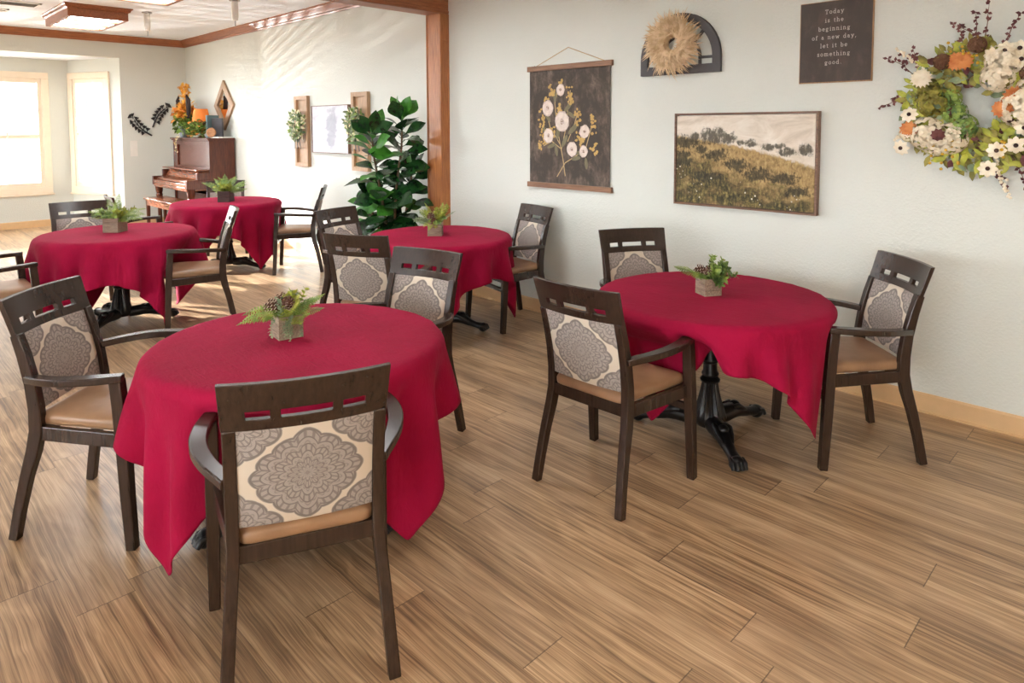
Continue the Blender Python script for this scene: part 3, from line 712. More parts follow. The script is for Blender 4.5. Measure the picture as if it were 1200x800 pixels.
# ------------------------------------------------------------------ fig plant
def fig_plant():
    rr = random.Random(21); t = empty('fiddle_leaf_fig', (-5.56, 3.86, 0), 0, 'tall fiddle-leaf fig with glossy green leaves beside the oak post', 'plant')
    mb = MB(); mb.lathe([(0, 0), (.15, 0), (.165, .03), (.19, .30), (.195, .33), (.18, .335), (.172, .30), (0, .29)], 32); mb.build('pot', BARN, t)
    right = Vector((.7071, .7071, 0)); tow = Vector((.82, -.57, 0)); stems = []
    for (b, pts) in ((0, [(0, .28), (.02, .7), (.05, 1.15), (.10, 1.5), (.11, 1.78)]), (1, [(0, .28), (-.06, .7), (-.12, 1.1), (-.17, 1.4), (-.19, 1.62)]), (2, [(.02, .28), (.08, .6), (.16, .9), (.20, 1.2)]), (3, [(-.02, .28), (-.08, .5), (-.18, .75), (-.24, .95)])):
        dep = (.02, .03, -.05, -.02)[b]
        P = [right * a + tow * dep * k + Vector((0, 0, z * .95)) for k, (a, z) in enumerate(pts)]; stems.append(P)
        MB().tube(P, [.016 - .002 * k for k in range(len(P))], 8).build('stem', BARK, t)
    dark, bright = MB(), MB()
    def addleaf(p, d, L, W, m, bend):
        MBx = bright if m else dark; d = d.normalized()
        MBx.tube([p, p + d * .04], .004, 5); MBx.leaf(p + d * .035, d, Vector((0, 0, .75)) + tow * rr.uniform(.1, 1.3) + right * rr.uniform(-.5, .5), L, W, bend, 0, 7, .37, .10)
    for si, P in enumerate(stems):
        nn = (46, 40, 26, 24)[si]
        for k in range(nn):
            u = .16 + .84 * (k / (nn - 1)); f = u * (len(P) - 1); i = min(int(f), len(P) - 2); p = P[i].lerp(P[i + 1], f - i)
            a = k * 2.4 + si; el = -.15 + .95 * u ** 2 + rr.uniform(-.2, .2)
            d = Vector((math.cos(a) * math.cos(el), math.sin(a) * math.cos(el), math.sin(el)))
            if d.y > .55: d.y = .55                       # the wall keeps the leaves in front of it
            L = rr.uniform(.2, .31) * (1 - .25 * u ** 3); addleaf(p, d, L, L * rr.uniform(.6, .74), rr.random() < .22, rr.uniform(.05, .4))
        top = P[-1]
        for q in range(4):
            a = q * 1.7 + si; addleaf(top, Vector((math.cos(a) * .45, min(.3, math.sin(a) * .45), .9)), rr.uniform(.17, .25), .12, rr.random() < .5, .1)
    dark.build('foliage', FIG, t, ang=0); bright.build('young_foliage', FIG2, t, ang=0)
fig_plant()

# ------------------------------------------------------------------ wall pictures (right wall, facing -Y)
def strips(mb, pts, w, y, mi):
    for a, b in zip(pts, pts[1:]):
        a, b = Vector((a[0], 0, a[1])), Vector((b[0], 0, b[1])); d = (b - a).normalized(); n = Vector((-d.z, 0, d.x)) * w / 2; e = d * w * .3
        mb.add([p + Vector((0, y, 0)) for p in (a - n - e, b - n + e, b + n + e, a + n - e)], [(0, 1, 2, 3)], mi)
def disc(mb, cx, cz, rx, rz, y, mi, n=14, wob=0.0, rr=rng, rot=0):
    vs = [(cx, y, cz)]
    for k in range(n):
        a = 2 * math.pi * k / n; r = 1 + rr.uniform(-wob, wob); px, pz = rx * r * math.cos(a), rz * r * math.sin(a)
        vs.append((cx + px * math.cos(rot) - pz * math.sin(rot), y, cz + px * math.sin(rot) + pz * math.cos(rot)))
    mb.add(vs, [(0, 1 + k, 1 + (k + 1) % n) for k in range(n)], mi)
def mat_canvas_dark(name='scuffed_charcoal_canvas', base=srgb(76, 69, 64), rub=srgb(150, 132, 116)):
    m = M(name, .85, .2); x, y, z = m.coord('Object')
    a = m.noise(m.vec(x * 1, y, z * .7), 6, 7, .75, 1.2); b = m.noise(m.vec(x * 3, y, z * 1.2), 6, 5, .7); edge = m.noise(m.vec(x, y, z), 3, 3)
    f = (a * .5 + b * .5 + (edge - .5) * .4).ss(.44, .76)
    m.col(m.mix(f * .8, base, rub)); return m.mat
CHAR = mat_canvas_dark()
def botanical():
    rr = random.Random(5); x0, x1, zt, zb = -4.08, -3.19, 2.12, 1.125; cx = (x0 + x1) / 2
    t = empty('botanical_wall_print', (cx, YW - .006, 0), 0, 'dark hanging print of cream flowers between wooden bars', 'picture'); W = x1 - x0
    MB().bx(-W / 2 + .012, W / 2 - .012, -.006, -.003, zb, zt).build('canvas', CHAR, t, smooth=False)
    for z in (zt, zb): MB().bx(-W / 2 - .008, W / 2 + .012, -.022, .004, z - .022, z + .022).build('wooden_bar', wood('walnut_bar', srgb(110, 78, 56), srgb(146, 106, 78), 0, .5), t, smooth=False, bevel=.003)
    mb = MB(); mb.tube([(-.35, -.012, zt + .02), (.0, -.004, zt + .155)], .0035, 6); mb.tube([(.0, -.004, zt + .155), (.38, -.012, zt + .02)], .0035, 6); mb.tube([(-.37, -.014, zt + .024), (-.33, -.014, zt - .01)], .004, 6)
    mb.build('hanging_cord', plain('tan_cord', srgb(186, 160, 122), .8), t)
    mb = MB(); H = zt - zb; px = lambda u: -W / 2 + u * W; pz = lambda v: zt - v * H    # u right, v down, both 0..1
    mats = [plain('ink_cream', srgb(218, 204, 194), .85, .2, vary=.08, scale=30), plain('ink_ochre', srgb(186, 154, 96), .85, .2), plain('ink_olive', srgb(120, 114, 90), .85, .2),
            plain('ink_stem', srgb(176, 152, 112), .85, .2), plain('ink_pale', srgb(196, 178, 168), .85, .2), plain('ink_brown', srgb(122, 96, 76), .85, .2)]
    for st in ([(.47, .91), (.44, .76), (.40, .62), (.36, .45), (.34, .3), (.38, .17)], [(.37, .92), (.47, .8), (.6, .74), (.72, .66), (.78, .5)], [(.42, .7), (.48, .5), (.5, .35), (.53, .2)], [(.40, .64), (.28, .5), (.22, .35)], [(.5, .62), (.58, .48), (.62, .38)], [(.41, .68), (.3, .62), (.2, .66)]):
        strips(mb, [(px(u), pz(v)) for u, v in st], .009, -.0064, 3)
    for (u, v, L, a) in [(.34, .24, .10, 90), (.38, .55, .12, 80), (.5, .34, .11, 40), (.56, .52, .13, 40), (.46, .62, .12, 60), (.3, .66, .1, 20), (.36, .7, .1, 100), (.6, .76, .1, 10), (.66, .72, .12, 170), (.72, .8, .1, 95), (.25, .42, .1, 130), (.2, .52, .09, 110), (.54, .4, .1, 150)]:
        disc(mb, px(u), pz(v), L / 2, L * .17, -.0067, 2, 10, .05, rr, R(a))
    for (u, v, h, n) in [(.31, .2, .12, 16), (.42, .15, .1, 14), (.53, .24, .14, 22), (.24, .3, .12, 14), (.18, .42, .16, 20), (.2, .58, .14, 18), (.4, .34, .1, 18), (.43, .45, .12, 20), (.62, .42, .14, 16), (.64, .6, .12, 18), (.8, .48, .15, 16), (.82, .68, .1, 14), (.7, .56, .1, 14), (.3, .54, .1, 14), (.15, .66, .08, 10)]:
        for k in range(n):
            disc(mb, px(u) + rr.gauss(0, .018), pz(v) + rr.uniform(-h, h) / 2, rr.uniform(.008, .017), rr.uniform(.008, .016), -.0069 - .00002 * k, 1, 6, .2, rr)
    for (u, v, rx, rz) in [(.25, .34, .062, .068), (.43, .455, .078, .088), (.26, .575, .056, .065), (.41, .19, .045, .05), (.55, .685, .058, .062), (.69, .70, .045, .05), (.70, .54, .052, .055)]:
        disc(mb, px(u), pz(v), rx, rz, -.0075, 4, 16, .08, rr)
        for k in range(7):
            a = k * .9; disc(mb, px(u) + math.cos(a) * rx * .45, pz(v) + math.sin(a) * rz * .45, rx * .5, rz * .42, -.0076 - .00003 * k, 0, 9, .1, rr, a)
        disc(mb, px(u), pz(v), rx * .3, rz * .3, -.008, 4, 9, .1, rr)
        for k in range(8): disc(mb, px(u) + rr.gauss(0, rx * .12), pz(v) + rr.gauss(0, rz * .12), .004, .004, -.0082, 5, 5, .1, rr)
    mb.build('flower_drawing', mats, t, smooth=False)
botanical()

def mat_landscape(W, H):
    m = M('painted_landscape', .7, .3); x, y, z = m.coord('Object'); u = x / W; v = z / H
    P = m.vec(x, 0, z); n1 = m.noise(P, 5, 6, .65, .8); n2 = m.noise(P, 22, 5, .7, .6); n3 = m.noise(m.vec(x * 1, 0, z * .45), 60, 4, .7); big = m.noise(m.vec(x, 3.0, z), 3.2, 3, .6)
    cloud = m.noise(m.vec(x * 1.0, 9.0, z * 2.2), 4, 6, .65, .7)
    sky = m.ramp(cloud, [(.3, srgb(186, 172, 154)), (.5, srgb(214, 202, 186)), (.7, srgb(232, 224, 212))])
    hill = u * -.27 + .74 + (u * 3.0 + .4).sin() * .05 + (n2 - .5) * .10 + (n3 - .5) * .05
    land = (v - hill).ss(-.02, .02, 1, 0); depth = hill - v
    gold = m.ramp(n2 * .55 + n3 * .55 - .05, [(.3, srgb(92, 78, 50)), (.46, srgb(148, 122, 80)), (.58, srgb(178, 150, 102)), (.72, srgb(208, 184, 138))])
    dark = m.ramp(n3 * .55 + n2 * .55 - .04, [(.36, srgb(34, 33, 26)), (.5, srgb(72, 66, 44)), (.6, srgb(126, 112, 68)), (.72, srgb(176, 156, 104))])
    blot = m.noise(m.vec(x * 1.0, 7.0, z * 1.5), 6, 4, .65, .6)
    f = (blot * .75 + n2 * .35 + depth.ss(.02, .5) * .30 - u * .10).ss(.60, .84)
    ground = m.mix(f, gold, dark); c = m.mix(land, sky, ground); tr = None
    for (a, b, rx, rz) in [(.29, .775, .10, .085), (.40, .75, .07, .06), (.15, .765, .04, .05), (.04, .70, .08, .08), (.11, .68, .09, .06), (.50, .70, .03, .03), (.57, .70, .045, .04), (.69, .65, .05, .04), (.77, .67, .035, .03), (.82, .61, .06, .045), (.94, .63, .05, .06), (.31, .56, .10, .07), (.2, .62, .05, .05), (.04, .5, .1, .1), (.47, .45, .09, .08), (.62, .36, .1, .08), (.8, .33, .1, .07), (.25, .3, .12, .07), (.9, .2, .08, .06)]:
        d = ((u - a) / rx) * ((u - a) / rx) + ((v - b) / rz) * ((v - b) / rz); k = (d + (n2 - .5) * 4.2 + (n3 - .5) * 3.0).ss(.3, 1.5, 1, 0); tr = k if tr is None else tr.max(k)
    c = m.mix(tr * .88, c, m.ramp(n3 * .6 + n2 * .4, [(.36, srgb(34, 33, 29)), (.56, srgb(72, 67, 50)), (.7, srgb(118, 106, 74))]))
    fl = m.voro(m.vec(x, 0, z), 34); msk = (v.lt(.42)) * (m.noise(m.vec(x, 5.0, z), 7, 2)).ss(.5, .6)
    c = m.mix(fl.ss(.16, .24, 1, 0) * msk * .85, c, srgb(226, 218, 200))
    m.col(c); m.bump(n3, .15, .001); return m.mat
def landscape():
    x0, x1, z0, z1, d = -2.607, -1.602, 1.068, 1.715, .045; W, H = x1 - x0, z1 - z0
    t = empty('landscape_painting', (x0, YW, z0), 0, 'framed landscape painting of golden field and dark shrubs', 'painting')
    mb = MB(); w = .014
    for a, b, c, e in ((0, w, 0, H), (W - w, W, 0, H), (w, W - w, 0, w), (w, W - w, H - w, H)): mb.bx(a, b, -d, 0, c, e)
    mb.build('frame', FRAME_WOOD, t, smooth=False, bevel=.0015)
    o = MB().bx(0, W - 2 * w - .008, -d + .006, -.004, 0, H - 2 * w - .008).build('canvas', mat_landscape(W - 2 * w - .008, H - 2 * w - .008), t, smooth=False); o.location = (w + .004, 0, w + .004)
landscape()

# letters drawn as strokes with slab serifs (x height 1, width, strokes)
def arc(cx, cz, rx, rz, a0, a1, n=10): return [(cx + rx * math.cos(R(a0 + (a1 - a0) * k / n)), cz + rz * math.sin(R(a0 + (a1 - a0) * k / n))) for k in range(n + 1)]
def bar(x, z, w=.22): return [(x - w, z), (x + w, z)]
GL = {
 'T': (1.15, [[(.57, 0), (.57, 1.5)], [(.05, 1.5), (1.1, 1.5)], [(.05, 1.5), (.05, 1.25)], [(1.1, 1.5), (1.1, 1.25)], bar(.57, 0)]),
 'o': (1.0, [arc(.5, .5, .4, .5, 0, 360, 18)]),
 'd': (1.05, [arc(.45, .5, .37, .5, 0, 360, 16), [(.82, 0), (.82, 1.6)], [(.62, 1.6), (.82, 1.6)], [(.82, 0), (1.0, 0)]]),
 'a': (.95, [arc(.4, .3, .3, .3, 0, 360, 12), [(.7, .05), (.7, .7)], arc(.42, .7, .28, .28, 0, 160, 8), [(.7, .05), (.88, .02)]]),
 'y': (1.0, [[(.15, 1), (.52, 0)], [(.88, 1), (.52, 0), (.36, -.4), (.15, -.42)], bar(.15, 1, .16), bar(.88, 1, .16)]),
 'i': (.55, [[(.28, 0), (.28, 1)], [(.1, 1), (.28, 1)], bar(.28, 0), [(.28, 1.35), (.28, 1.45)]]),
 's': (.8, [arc(.4, .75, .26, .25, 40, 270, 9), arc(.4, .25, .28, .25, 90, -140, 9), [(.62, .78), (.64, 1.0)], [(.14, 0), (.12, .22)]]),
 't': (.7, [[(.32, 1.35), (.32, .2)], arc(.52, .2, .2, .2, 180, 300, 6), [(.08, 1), (.62, 1)]]),
 'h': (1.1, [[(.2, 0), (.2, 1.6)], [(.02, 1.6), (.2, 1.6)], arc(.53, .62, .33, .38, 180, 0, 9), [(.86, .62), (.86, 0)], bar(.2, 0, .16), bar(.86, 0, .16)]),
 'e': (.95, [[(.12, .55), (.85, .55)], arc(.48, .5, .38, .5, 5, 320, 15)]),
 'b': (1.05, [[(.2, 0), (.2, 1.6)], [(.02, 1.6), (.2, 1.6)], arc(.57, .5, .37, .5, 0, 360, 16)]),
 'g': (1.0, [arc(.42, .62, .32, .36, 0, 360, 14), arc(.45, -.22, .36, .2, 0, 360, 12), [(.3, .28), (.22, .08), (.4, -.02), (.7, -.06)], [(.68, .88), (.92, .95)]]),
 'n': (1.1, [[(.2, 0), (.2, 1)], [(.02, 1), (.2, 1)], arc(.53, .62, .33, .38, 180, 0, 9), [(.86, .62), (.86, 0)], bar(.2, 0, .16), bar(.86, 0, .16)]),
 'f': (.72, [[(.3, 0), (.3, 1.25)], arc(.52, 1.3, .22, .28, 180, 30, 7), [(.08, 1), (.6, 1)], bar(.3, 0)]),
 'w': (1.4, [[(.15, 1), (.42, 0), (.7, .9), (.98, 0), (1.25, 1)], bar(.15, 1, .15), bar(1.25, 1, .15)]),
 'l': (.55, [[(.28, 0), (.28, 1.6)], [(.1, 1.6), (.28, 1.6)], bar(.28, 0)]),
 'm': (1.6, [[(.2, 0), (.2, 1)], [(.02, 1), (.2, 1)], arc(.48, .66, .28, .34, 180, 0, 8), [(.76, .66), (.76, 0)], arc(1.06, .66, .3, .34, 180, 0, 8), [(1.36, .66), (1.36, 0)], bar(.2, 0, .15), bar(.76, 0, .12), bar(1.36, 0, .15)]),
 ',': (.5, [[(.25, .1), (.25, 0), (.12, -.3)]]), '.': (.5, [[(.25, 0), (.25, .12)]]), ' ': (.62, [])}
def text_strokes(mb, txt, cx, z, h, y, wt=.17, track=.42, mi=0):
    tot = sum(GL[c][0] + track for c in txt) - track; x = cx - tot * h / 2
    for c in txt:
        w, ss = GL[c]
        for s in ss: strips(mb, [(x + a * h, z + b * h) for a, b in s], wt * h, y, mi)
        x += (w + track) * h
def sign():
    x0, x1, z0, z1, d = -1.738, -1.318, 1.885, 2.375, .022; W, H = x1 - x0, z1 - z0
    t = empty('quote_sign', (x0, YW, z0), 0, 'dark wooden sign with white text about a new day', 'sign')
    m = wood('raw_sign_edge', srgb(140, 104, 72), srgb(184, 146, 106), 2, .7)
    mb = MB(); mb.bx(0, W, -d + .004, 0, 0, H); mb.build('board', m, t, smooth=False)
    MB().bx(.005, W - .004, -d, -d + .0045, .006, H - .004).build('painted_face', mat_canvas_dark('scuffed_grey_paint', srgb(78, 70, 66), srgb(112, 100, 92)), t, smooth=False)
    mb = MB(); zz = H * .845; st = H * .103
    for k, s in enumerate(('Today', 'is the', 'beginning', 'of a new day,', 'let it be', 'something', 'good.')): text_strokes(mb, s, W * .485, zz - st * k, .0155, -d - .0006)
    mb.build('lettering', plain('white_lettering', srgb(226, 220, 212), .7, .3, vary=.03), t, smooth=False, solid=.0008)
sign()

def arch():
    cx, z0, r = -2.59, 1.995, .322; rz = .43
    t = empty('arched_window_frame', (cx, YW, z0), 0, 'charcoal arched window frame hanging above the landscape painting', 'wall decoration')
    GRY = plain('charcoal_paint', srgb(70, 66, 66), .55, .4, vary=.06)
    def prof2(a, b, h0):   # outline from left foot over the top to right foot
        return [(-a, h0), (-a, b - a)] + [(a * math.cos(R(180 - 180 * k / 24)), b - a + a * math.sin(R(180 - 180 * k / 24))) for k in range(1, 24)] + [(a, b - a), (a, h0)]
    def band(mb, a0, b0, h0, a1, b1, h1, y0, y1):
        o, i = prof2(a0, b0, h0), prof2(a1, b1, h1); n = len(o); vs = []
        for y in (y0, y1): vs += [(x, y, z) for x, z in o] + [(x, y, z) for x, z in i]
        fs = []
        for k in range(n - 1): fs += [(k, k + 1, n + k + 1, n + k), (2 * n + k + 1, 2 * n + k, 3 * n + k, 3 * n + k + 1), (k + 1, k, 2 * n + k, 2 * n + k + 1), (n + k, n + k + 1, 3 * n + k + 1, 3 * n + k)]
        mb.add(vs, fs)
    mb = MB(); band(mb, r, rz, .062, r - .062, rz - .062, .062, -.03, -.002); mb.bx(-r, r, -.03, -.002, 0, .062); mb.build('frame', GRY, t, smooth=False, bevel=.003)
    mb = MB(); band(mb, .17, .275, .06, .152, .257, .06, -.022, -.006); c = (0, .108)
    for an in (0, 45, 90, 135, 180): a = R(an); mb.sweep([(.155 * math.cos(a), -.014, c[1] + .155 * math.sin(a)), (.268 * math.cos(a), -.014, c[1] + .268 * math.sin(a))], .016, .018, (0, 1, 0))
    mb.bx(-.01, .01, -.022, -.006, .06, .26); mb.build('muntins', GRY, t, smooth=False)
    rr = random.Random(3); w = empty('pampas_wreath', (cx - .03, YW - .055, z0 + .215), 0, 'fluffy beige pampas wreath hung on the arched frame', 'wreath')
    PAM = leafmat('pampas_beige', srgb(196, 166, 126), srgb(226, 200, 164), .9)
    mb = MB()
    mb.tube([(.095 * math.cos(R(k * 15)), 0, .095 * math.sin(R(k * 15))) for k in range(25)], .052, 8); mb.build('ring', PAM, w)
    mb = MB()
    for k in range(2600):
        a = rr.uniform(0, 6.283); q = rr.uniform(0, 6.283); r0 = .105 + .065 * math.cos(q) * rr.random(); b = Vector((r0 * math.cos(a), -.02 - .03 * rr.random(), r0 * math.sin(a)))
        d = Vector((math.cos(a + rr.gauss(.5, .5)), -.3 + rr.gauss(0, .25), math.sin(a + rr.gauss(.5, .5)) - .15)); L = rr.uniform(.05, .125) if q < 4.6 else rr.uniform(.04, .075)
        if q > 4.9: d = Vector((-math.cos(a) + rr.gauss(0, .4), -.3, -math.sin(a) + rr.gauss(0, .4)))
        mb.leaf(b, d, (0, -1, 0), L, .0075, rr.uniform(0, .6), 0, 3, .5, .05)
    mb.build('pampas_plumes', PAM, w, ang=0)
arch()

# ------------------------------------------------------------------ floral wreath
def floral_wreath():
    rr = random.Random(9); t = empty('floral_wreath', (-.785, YW - .03, 1.725), 0, 'large autumn flower wreath on the wall at the right edge', 'wreath')
    C1 = leafmat('cream_petal', srgb(232, 218, 190), srgb(248, 238, 216), .8); C2 = leafmat('orange_petal', srgb(186, 104, 52), srgb(214, 142, 84), .8)
    C3 = leafmat('burgundy_petal', srgb(84, 42, 44), srgb(116, 66, 62), .8); C4 = leafmat('lime_leaf', srgb(136, 144, 32), srgb(176, 176, 60), .5); C5 = leafmat('olive_leaf', srgb(104, 98, 32), srgb(150, 140, 56), .6)
    TW = plain('brown_twig', srgb(112, 80, 60), .8, .2, vary=.2, scale=40); DK = plain('dark_flower_eye', srgb(58, 34, 26), .8); YE = plain('yellow_berry', srgb(204, 160, 40), .5)
    at = lambda deg, r, y=0: Vector((r * math.cos(R(deg)), y, r * math.sin(R(deg))))
    mb = MB()
    for k in range(14): mb.tube([at(a, .19 + .05 * math.cos(a * .11 + k * 2.1), -.03 + .022 * math.sin(a * .13 + k * 1.3)) for a in range(0, 361, 12)], .007, 5)
    mb.build('vine_ring', TW, t)
    for mt, n, lo, hi in ((C4, 230, .09, .12), (C5, 260, .07, .1), (GREYG, 120, .06, .09), (C3, 60, .05, .08)):
        mb = MB()
        for k in range(n):
            a = rr.uniform(0, 360); r = rr.uniform(.10, .33); b = at(a, r, -.03 - rr.uniform(0, .06)); o = at(a + rr.gauss(20, 45), 1)
            mb.leaf(b, o + Vector((0, rr.uniform(-.7, .1), 0)), (0, -1, 0), rr.uniform(lo, hi) * .7, rr.uniform(.022, .04), .25, 0, 3, .5, .12)
        mb.build('foliage', mt, t, ang=0)
    mb = MB(); tw = MB()
    for a, L in ((165, .22), (155, .25), (150, .2), (172, .14), (95, .22), (88, .25), (80, .24), (102, .16), (70, .22), (60, .2), (138, .18), (128, .22), (-75, .18), (-60, .2), (-48, .16), (20, .18), (-10, .18)):
        b = at(a, .27, -.04); d = at(a + rr.gauss(0, 14), 1); pts = [b]
        for k in range(6): d = (d + Vector((rr.gauss(0, .12), rr.gauss(-.03, .06), rr.gauss(0, .12)))).normalized(); pts.append(pts[-1] + d * L / 6)
        tw.tube(pts, [.003, .003, .0026, .0022, .0018, .0014, .001], 5)
        if rr.random() < .75:
            for p in pts[2:]:
                for q in range(3): mb.leaf(p, Vector((rr.gauss(0, 1), rr.gauss(-.3, .4), rr.gauss(0, 1))), (0, -1, 0), rr.uniform(.018, .03), .016, .1, 0, 2)
    tw.build('twigs', TW, t); mb.build('burgundy_blossoms', C3, t, ang=0)
    def hyd(deg, r, s, mt=C1, y=-.09, n=150, nm='hydrangea_head'):
        mb = MB(); c = at(deg, r, y); mb.ball(c + Vector((0, .02, 0)), (s * .7, s * .5, s * .7))
        for k in range(n):
            u = rr.uniform(-1, .4); th = rr.uniform(0, 6.283); w = math.sqrt(max(0, 1 - u * u)); d = Vector((w * math.cos(th), u, w * math.sin(th))); p = c + Vector((d.x * s, d.y * s * .7, d.z * s)); e1 = d.orthogonal().normalized()
            for q in range(4): mb.leaf(p, Matrix.Rotation(q * 1.571 + k, 3, d) @ e1 + d * rr.uniform(.1, .6), d, s * .19, s * .19, .15, 0, 3, .42)
        mb.build(nm, mt, t, ang=0)
    for d, r, s in ((62, .25, .085), (58, .17, .075), (-3, .2, .1), (12, .27, .1), (-18, .28, .08), (214, .26, .085), (228, .25, .075), (238, .2, .08), (205, .33, .05), (45, .36, .07), (5, .38, .09)): hyd(d, r, s)
    for d, r, s in ((172, .2, .085), (158, .24, .06), (2, .3, .07), (-40, .3, .06)): hyd(d, r, s, C5, -.075, 110, 'seed_cluster')
    for d, r, s in ((200, .1, .06), (245, .12, .065), (160, .12, .05)): hyd(d, r, s, SUCC, -.08, 100, 'succulent_cluster')
    def petals(deg, r, s, n, mt, eye, rings=1, nm='daisy', y=-.12):
        o = empty('x'); bpy.data.objects.remove(o); c = at(deg, r, y); ax = Vector((rr.gauss(0, .25), -1, rr.gauss(0, .25))).normalized(); e1 = ax.orthogonal().normalized(); mb = MB()
        for g in range(rings):
            for k in range(n): dd = Matrix.Rotation(2 * math.pi * (k + .5 * g) / n, 3, ax) @ e1; mb.leaf(c + ax * .004 * g, dd + ax * (.12 + .45 * g / max(1, rings)), ax, s * (1 - .18 * g), s * (2.6 / n) * 1.9, .25, 0, 5, .31)
        f = mb.build(nm, mt, t, ang=0)
        if eye: mb = MB(); mb.ball(c + ax * .006, s * .24, 10, 7); mb.build('flower_eye', eye, f)
    for d, r in ((66, .30), (57, .33), (50, .29), (-48, .27), (-66, .25), (-78, .33), (214, .4), (188, .30), (-28, .24), (74, .26)): petals(d, r, .045, 8, C1, DK)
    petals(148, .29, .055, 16, C1, None, 4, 'zinnia')
    for d, r, s in ((112, .25, .05), (104, .24, .05), (203, .32, .05), (15, .17, .05), (-8, .12, .05), (20, .36, .05)): petals(d, r, s, 12, C2, None, 4, 'orange_mum')
    petals(226, .21, .035, 9, C3, None, 4, 'burgundy_rose', -.17); petals(-50, .36, .04, 9, C3, None, 3, 'burgundy_rose')
    for d, r in ((123, .28), (35, .27), (-35, .37), (90, .31)):
        mb = MB(); c = at(d, r, -.11)
        for k in range(26):
            M_ = Matrix.Rotation(rr.uniform(0, 6.28), 3, 'Y') @ Matrix.Rotation(rr.uniform(0, 6.28), 3, 'X') @ Matrix.Rotation(rr.uniform(0, 6.28), 3, 'Y'); mb.tube([c + M_ @ Vector((.042 * math.cos(q * .524), .042 * math.sin(q * .524), 0)) for q in range(13)], .0022, 4)
        mb.ball(c, .026); mb.build('twig_ball', TW, t)
    b0 = None
    for k in range(36):
        q = at(rr.choice([105, 100, 250, -60, 240]) + rr.gauss(0, 6), rr.uniform(.2, .36), -.1 - rr.random() * .03)
        if b0 is None: mb = MB(); mb.ball((0, 0, 0), .008, 7, 5); b0 = mb.build('berry', YE, t); o = b0
        else: o = b0.copy(); COL.objects.link(o); o.parent = t
        o.location = q
    for a, L in ((140, .2), (-72, .2), (205, .12), (52, .2)):
        b = at(a, .3, -.07); d = at(a, 1); mb = MB()
        for k in range(26): mb.ball(b + d * (L * k / 26) + Vector((rr.gauss(0, .006), rr.gauss(0, .005), rr.gauss(0, .006))), .008, 6, 4)
        mb.build('dried_spike', C1, t)
floral_wreath()

# ------------------------------------------------------------------ back room: piano and what stands on it
def piano():
    X0, X1, YF, YB = -11.80, -10.27, 3.885, 4.265; t = empty('upright_piano', ((X0 + X1) / 2, 0, 0), 0, 'brown upright piano in the corner of the back room', 'piano'); h = (X1 - X0) / 2
    mb = MB()
    for s in (-1, 1): mb.bx(s * h, s * (h - .04), YF, YB, .04, 1.43); mb.bx(s * h, s * (h - .055), 3.55, YF, .72, .855); mb.bx(s * h, s * (h - .05), 3.70, YF, .855, .96)
    mb.bx(-h + .04, h - .04, YB - .03, YB, .04, 1.43); mb.bx(-h + .02, h - .02, YF + .01, YB - .02, .04, .14); mb.build('case', PIANO, t, smooth=False, bevel=.005)
    mb = MB(); mb.bx(-h - .03, h + .03, YF - .035, YB, 1.445, 1.472); mb.bx(-h - .018, h + .018, YF - .02, YB, 1.425, 1.447); mb.build('lid', PIANO, t, smooth=False, bevel=.006)
    mb = MB(); mb.bx(-h + .04, h - .04, YF + .03, YF + .045, .98, 1.425)
    for a, b, c, d in ((-h + .04, -h + .17, .98, 1.425), (h - .17, h - .04, .98, 1.425), (-h + .17, h - .17, 1.36, 1.425), (-h + .17, h - .17, .98, 1.03)): mb.bx(a, b, YF + .005, YF + .03, c, d)
    mb.build('upper_panel', PIANO, t, smooth=False, bevel=.004)
    MB().bx(-h + .04, h - .04, YF + .02, YF + .04, .14, .62).build('lower_panel', PIANO, t, smooth=False)
    mb = MB(); mb.bx(-h + .05, h - .05, 3.56, YF + .03, .69, .745); mb.bx(-h + .055, h - .055, 3.555, 3.585, .745, .80); mb.build('key_bed', PIANO_H, t, smooth=False, bevel=.006)
    mb = MB(); P = [(3.60, .80), (3.60, .835), (3.74, .86), (3.79, .965), (YF + .02, .985), (YF + .02, .80)]
    mb.prism([(y, z) for y, z in P], -h + .055, 2 * h - .11, ((0, 0, 0), (0, 1, 0), (0, 0, 1), (1, 0, 0))); mb.build('fallboard', PIANO_H, t, smooth=False, bevel=.006)
    MB().bx(-h + .03, h - .03, 3.70, 3.90, .985, 1.005).build('music_shelf', PIANO_H, t, smooth=False, bevel=.004)
    for s in (-1, 1):
        mb = MB(); mb.lathe([(.03, 0), (.045, .01), (.045, .06), (.032, .08), (.03, .30), (.036, .44), (.045, .52), (.052, .56), (.04, .58), (.05, .60), (.06, .69), (.06, .72)], 20, (s * (h - .07), 3.63, 0)); mb.build('leg', PIANO, t)
        MB().bx(s * (h - .005), s * (h - .06), 3.58, YF, .0, .05).build('toe_rail', PIANO, t, smooth=False, bevel=.004)
    b = empty('piano_bench', (-10.75, 3.46, 0), 0, 'brown wooden bench in front of the piano', 'bench')
    MB().bx(-.65, .65, -.17, .17, .525, .556).build('seat', PIANO_H, b, smooth=False, bevel=.006)
    mb = MB(); mb.bx(-.61, .61, -.145, -.125, .44, .525); mb.bx(-.61, .61, .125, .145, .44, .525); mb.bx(-.61, -.59, -.145, .145, .44, .525); mb.bx(.59, .61, -.145, .145, .44, .525); mb.build('apron', PIANO_H, b, smooth=False)
    for sx in (-1, 1):
        for sy in (-1, 1): MB().box((sx * .585, sy * .12, .22), (.05, .05, .44), 0, 0, .7).build('leg', PIANO, b, smooth=False, bevel=.004)
piano()
ZP = 1.4725
